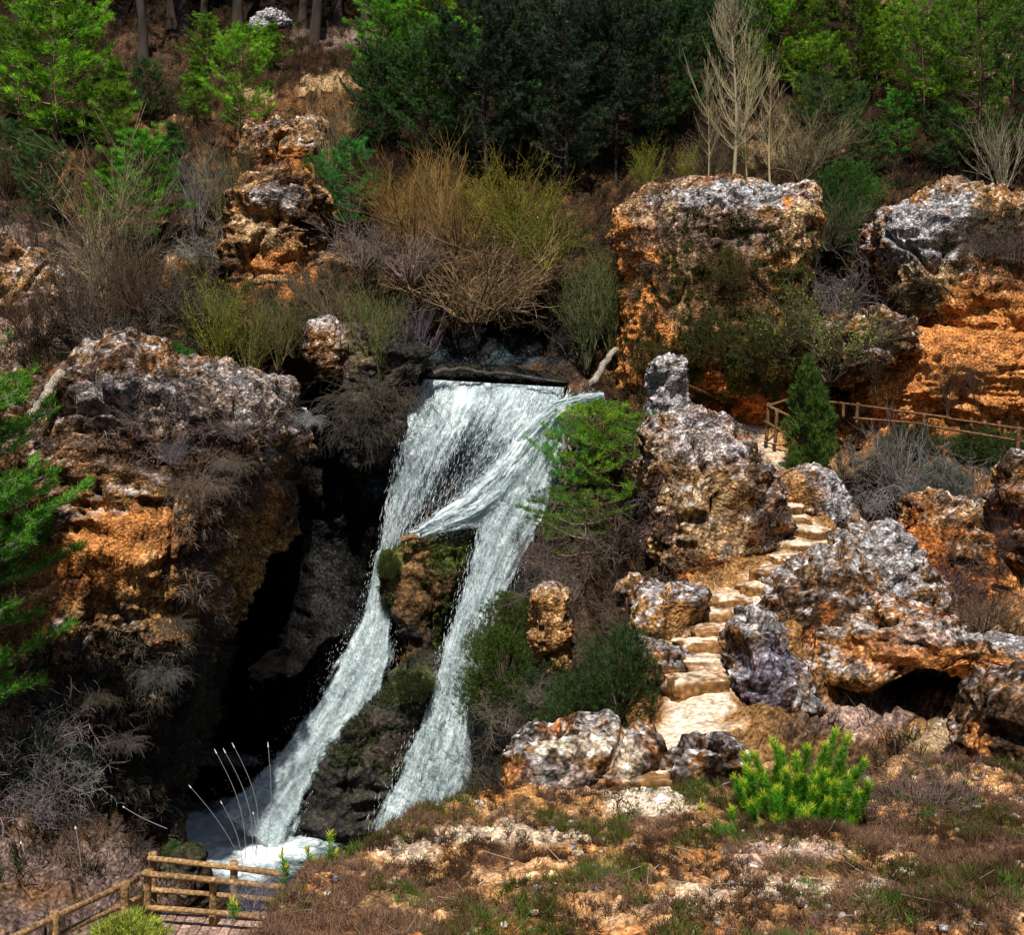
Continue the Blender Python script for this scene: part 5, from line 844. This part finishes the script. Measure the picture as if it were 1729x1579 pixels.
# dead flower stalks
for i, (x0, y0, x1, y1, bend) in enumerate([(415, 1450, 366, 1273, .10), (425, 1452, 381, 1272, .12), (430, 1450, 396, 1263, .14), (400, 1440, 323, 1331, .04), (410, 1470, 375, 1358, .06), (448, 1450, 453, 1262, .05), (432, 1455, 428, 1375, .03), (282, 1400, 210, 1364, -.06), (140, 1500, 128, 1400, .02), (66, 1500, 36, 1425, -.03)]):
    d = 14.0 if i < 7 else 24; a = W(x0, y0, d); b = W(x1, y1, d+.1); tt = np.linspace(0, 1, 12)[:, None]; Q = a+(b-a)*tt+np.array([bend, 0, 0])*np.sin(pi*tt); rr = (.0042 if d < 20 else .011)
    V = segmesh(Q[:-1], Q[1:], np.full(11, rr), np.full(11, rr*.8), np.array([.24, .22, .22])); hd = segmesh([Q[-1]], [Q[-1]+(Q[-1]-Q[-2])*.5], [rr*2.4], [rr], np.array([.6, .55, .52]))
    r = empty('dead_stalk', a); tag(r, ['leftmost of the three tall pale stalks over the white water', 'middle one of the three tall pale stalks over the white water', 'rightmost of the three tall pale stalks over the white water', 'pale stalk leaning far left over the pool', 'short pale stalk leaning left below the tall three', 'lone upright stalk right of the tall three', 'shortest upright stalk above the grey twigs', 'bent dead stem reaching left beside the pool', 'thin upright dead stem on the stony bank', 'thin dead stem at the lower left bramble'][i], 'stalk', 'dead flower stalks')
    link('stem', mesh('stem', V[0]-a, V[1], V[2], mat=M_twig), r); link('seed_head', mesh('seed_head', hd[0]-a, hd[1], hd[2], mat=M_twig), r)
shrub('tangle', 425, 1520, 70, (.3, .25, .3), 'violet grey twigs at the foot of the pale stalks', 13.7, group='foreground shrubs')
shrub('dome', 1560, 1400, 130, (.30, .20, .18), 'large bare violet brown heath bush right of the bright young pine', 17.5, group='foreground shrubs')
shrub('dome', 1500, 1400, 90, (.28, .19, .15), 'bare heath bush touching the bright young pine', 17.2, group='foreground shrubs')
shrub('dome', 1650, 1400, 90, (.22, .15, .11), 'dark bare heath bush at the right below the brown block', 18.2, group='foreground shrubs')

# ------------------------------------------------------------------ ground cover
def scatter_fg(n, seed, fn, lo=(560, 1330), xr=(250, 1900), yr=(1330, 1640)):
    rg = np.random.default_rng(seed); x = -8+21*rg.random(n*3); y = 8+13*rg.random(n*3); e = edged(x, y); z = fgz(x, y); P = np.stack([x, y, z], 1); px, py = proj(P)
    m = (px > -50) & (px < 1790) & (py < 1650) & (e > -.1)
    P, px, py = P[m], px[m], py[m]; k = rg.random(len(P)) < fn(P, px, py); return P[k][:n], px[k][:n], py[k][:n], rg
def el(px, py, x, y, rx, ry): return np.exp(-(((px-x)/rx)**2+((py-y)/ry)**2)**1.5)
def bare(px, py):
    b = 0
    for q in [(850, 1412, 130, 16), (1340, 1440, 100, 18), (1350, 1495, 80, 14), (1480, 1495, 40, 16), (1160, 1515, 60, 20), (720, 1440, 60, 18), (1100, 1345, 45, 40), (1400, 1540, 120, 12), (1000, 1440, 60, 12), (940, 1500, 70, 12), (1560, 1570, 150, 12)]: b = b+el(px, py, *q)
    return np.clip(b, 0, 1)
def hfn(P, px, py): return np.clip(.42+.9*fbm(P*1.0+4, 3)+.5*el(px, py, 560, 1540, 160, 90)+.5*el(px, py, 1650, 1470, 180, 120)+.5*el(px, py, 700, 1420, 90, 40)+.6*el(px, py, 1450, 1410, 120, 25), .02, 1)*(1-.93*bare(px, py))
P, px, py, rg = scatter_fg(10500, 11, hfn)
dr = np.tile(np.array([[0, 0, 1.]]), (len(P), 1))+rg.normal(size=(len(P), 3))*.25; hue = fbm(P*.7+12, 3)
hc = mix(np.tile(np.array([.05, .026, .013]), (len(P), 1)), np.array([[.17, .095, .06]]), ss(-.1, .5, hue+.9*el(px, py, 560, 1550, 200, 90)))
fo = needles(P, dr, .13, .009, .75, 34, rg, hc, .45)
tag(link('heather', mesh('heather', *fo[:2], fo[2], mat=M_twig, smooth=False)), 'dry brown and violet heather covering the foreground slope', 'heather', kind='stuff')
def gfn(P, px, py): return np.clip(ss(.05, .4, fbm(P*.8+44, 3)+.35*el(px, py, 860, 1530, 200, 60)+.3*el(px, py, 1650, 1510, 150, 60)+.35*el(px, py, 1050, 1400, 100, 25)), 0, 1)*(1-.9*bare(px, py))
P, px, py, rg = scatter_fg(5000, 12, gfn)
gc = mix(np.tile(np.array([.085, .095, .015]), (len(P), 1)), np.array([[.09, .19, .02]]), ss(.1, .6, fbm(P*1.3, 2))); dr = np.tile(np.array([[0, 0, 1.]]), (len(P), 1))+rg.normal(size=(len(P), 3))*.2
fo = needles(P, dr, .14, .011, .7, 30, rg, gc, .4)
tag(link('grass', mesh('grass', *fo[:2], fo[2], mat=M_leaf, smooth=False)), 'low green grass and moss between the heather in the foreground', 'grass', kind='stuff')
P, px, py, rg = scatter_fg(2200, 13, lambda P, px, py: .15+.5*ss(0, .4, fbm(P*1.5+70, 2)))
A = P+np.array([0, 0, .02]); a = rg.random(len(P))*6.28; B = A+np.stack([np.cos(a), np.sin(a), .25*rg.random(len(a))], 1)*(.08+.35*rg.random(len(a))**2)[:, None]
fo = segmesh(A, B, np.full(len(A), .006), np.full(len(A), .003), np.array([.42, .33, .25])*(.5+.8*rg.random((len(A), 1))))
tag(link('dead_twigs', mesh('dead_twigs', *fo[:2], fo[2], mat=M_twig)), 'litter of small dead twigs on the foreground slope', 'twigs', kind='stuff')
def pebbles(P, rg, r0, r1, cols, name, label):
    bv, bf = blob(0, 0, 0, 1, 1, .6, 4, 1, 2.3, .25); n = len(P); r = (r0+(r1-r0)*rg.random(n)**2)[:, None, None]; v = (bv[None]*r*(.7+.6*rg.random((n, 1, 3)))+P[:, None]).reshape(-1, 3)
    ff = (bf[None]+np.arange(n)[:, None, None]*len(bv)).reshape(-1, 4); c = np.repeat(cols[rg.integers(0, len(cols), n)]*(.7+.6*rg.random((n, 1))), len(bv), 0); tag(link(name, mesh(name, v, ff, c, mat=M_rock)), label, 'stones', kind='stuff')
P, px, py, rg = scatter_fg(3500, 14, lambda P, px, py: .3+.6*bare(px, py)); pebbles(P, rg, .015, .08, np.array([[.5, .38, .25], [.42, .22, .1], [.35, .32, .33], [.6, .5, .4], [.2, .1, .06]]), 'gravel', 'pebbles and crumbs of rock on the foreground slope')
# leafy growth clinging to the rock faces
def cling(rock, ells, n, col, label, cat_, name, ln=.16, wd=.03, per=22, seed=0, mat=None, drop=.0):
    v, nn = SURF[rock]; px, py = proj(v); rg = np.random.default_rng(seed+300); w = sum(w_*el(px, py, *q) for *q, w_ in ells)*(nn[:, 1] < .2)*ss(-.25, .25, fbm(v*1.3+seed, 3)+.05); idx = rg.choice(len(v), n, p=w/w.sum()); P = v[idx]+nn[idx]*.04
    dr = nn[idx]*.7+np.array([0, -.1, .35-drop])+rg.normal(size=(n, 3))*.35; dr /= np.linalg.norm(dr, axis=1)[:, None]; hue = fbm(P*1.1, 2)[:, None]
    fo = needles(P, dr, ln, wd, .8, per, rg, np.array(col)[None]*(1+.5*hue), .45); tag(link(name, mesh(name, *fo[:2], fo[2], mat=mat or M_leaf, smooth=False)), label, cat_, 'growth clinging to the rocks')
BLK = 'tall orange block of rock with a flat grey top, right of the fall head'
cling(BLK, [(1230, 520, 110, 120, 1), (1180, 600, 90, 70, .8), (1260, 420, 90, 50, .5), (1290, 620, 80, 60, .8)], 2600, (.085, .085, .018), 'olive ivy like growth matted over the face of the orange block', 'creeper', 'creeper', seed=1)
cling(BLK, [(1110, 450, 40, 130, 1), (1220, 400, 130, 40, 1)], 500, (.13, .085, .05), 'dry brown stems on the upper face of the orange block', 'creeper', 'dry_creeper', .3, .02, 14, 2, M_twig, .6)
CLF = 'massive overhanging cliff on the left with orange hollows beside the gorge'
cling(CLF, [(360, 780, 120, 90, 1), (340, 940, 40, 130, .8), (200, 720, 150, 80, .6), (400, 700, 90, 60, .6)], 1200, (.12, .085, .07), 'dry grey brown creeper draped over the brow of the left cliff', 'creeper', 'dry_creeper', .32, .02, 14, 3, M_twig, .7)
cling(CLF, [(180, 1200, 220, 120, 1), (120, 1350, 180, 110, 1), (270, 1300, 90, 130, .8)], 1800, (.075, .06, .04), 'dark dead growth over the damp foot of the left cliff', 'creeper', 'dry_creeper', .3, .022, 14, 4, M_twig, .7)
KNL = 'great grey conglomerate knoll left of the upper stone steps'
cling(KNL, [(1280, 880, 40, 110, 1), (1130, 880, 40, 120, 1)], 500, (.12, .075, .06), 'violet brown dry creeper down both sides of the grey knoll', 'creeper', 'dry_creeper', .26, .018, 14, 5, M_twig, .6)
GWN = 'broad red cliff with a grey crown above the upper fence on the right'
cling(GWN, [(1680, 410, 90, 45, 1), (1540, 500, 60, 40, .5)], 900, (.10, .075, .045), 'dark dry mat of heath on the crown of the red cliff', 'creeper', 'dry_creeper', .3, .024, 16, 6, M_twig)
cling('mossy brown rock that splits the waterfall in two, its top in the foam', [(760, 930, 50, 50, 1), (660, 955, 25, 50, 1), (740, 1020, 30, 90, .4)], 700, (.06, .085, .012), 'wet green moss hanging on the splitting rock', 'moss', 'moss', .14, .025, 16, 7, None, .8)
cling('long black wet rib of rock between the two lower chutes', [(690, 1160, 50, 50, 1), (640, 1260, 60, 60, .4)], 450, (.04, .055, .012), 'dull moss on the head of the black rib', 'moss', 'moss', .14, .025, 14, 8, None, .6)
# hillside litter and scrub
rg = np.random.default_rng(21); v_, n_, c_ = HILL; px, py = proj(v_)
dark = ((px > 270) & (px < 1000) & (py > 600)) | ((px > 640) & (px < 1010) & (py > 540))
pd = seg_dist(v_, PW); w = np.clip(.55+1.0*fbm(v_*.4+60, 3), .05, 1)*(~dark)*(pd > 1.4)*(px > -60)*(px < 1790)*(py > -80)*(py < 1500)*(v_[:, 1]/50)**1.2
w *= 1-.75*el(px, py, 510, 160, 110, 50); w *= 1-.6*el(px, py, 80, 1500, 200, 60); w *= 1-.97*el(px, py, 1560, 1210, 220, 90); w *= 1-.7*el(px, py, 1280, 1180, 120, 120); w *= 1-.8*ss(1110, 1160, px)*ss(640, 700, py); w *= 1+1.2*ss(330, 250, py)*ss(560, 700, px); w *= 1+1.5*el(px, py, 1000, 950, 130, 150)
idx = rg.choice(len(v_), 15000, p=w/w.sum()); P = v_[idx]; hue = fbm(P*.5+5, 3)+.3*rg.normal(size=len(P))
hc = mix(np.tile(np.array([.024, .015, .009]), (len(P), 1)), np.array([[.07, .044, .026]]), ss(-.1, .5, hue)); dr = np.tile(np.array([[0, -.2, 1.]]), (len(P), 1))+rg.normal(size=(len(P), 3))*.3
fo = needles(P, dr, .5, .028, .6, 22, rg, hc, .45)
tag(link('undergrowth', mesh('undergrowth', *fo[:2], fo[2], mat=M_twig, smooth=False)), 'dry brown undergrowth over the wooded slope', 'undergrowth', kind='stuff')
idx = rg.choice(len(v_), 6000, p=w/w.sum()); P = v_[idx]; P = P[fbm(P*.35+90, 3) > .0]; dr = np.tile(np.array([[0, -.2, 1.]]), (len(P), 1))+rg.normal(size=(len(P), 3))*.3
fo = needles(P, dr, .42, .032, .7, 30, rg, np.array([.038, .055, .01]), .5)
tag(link('undergrowth', mesh('undergrowth', *fo[:2], fo[2], mat=M_leaf, smooth=False)), 'low olive green scrub over the wooded slope', 'undergrowth', kind='stuff')
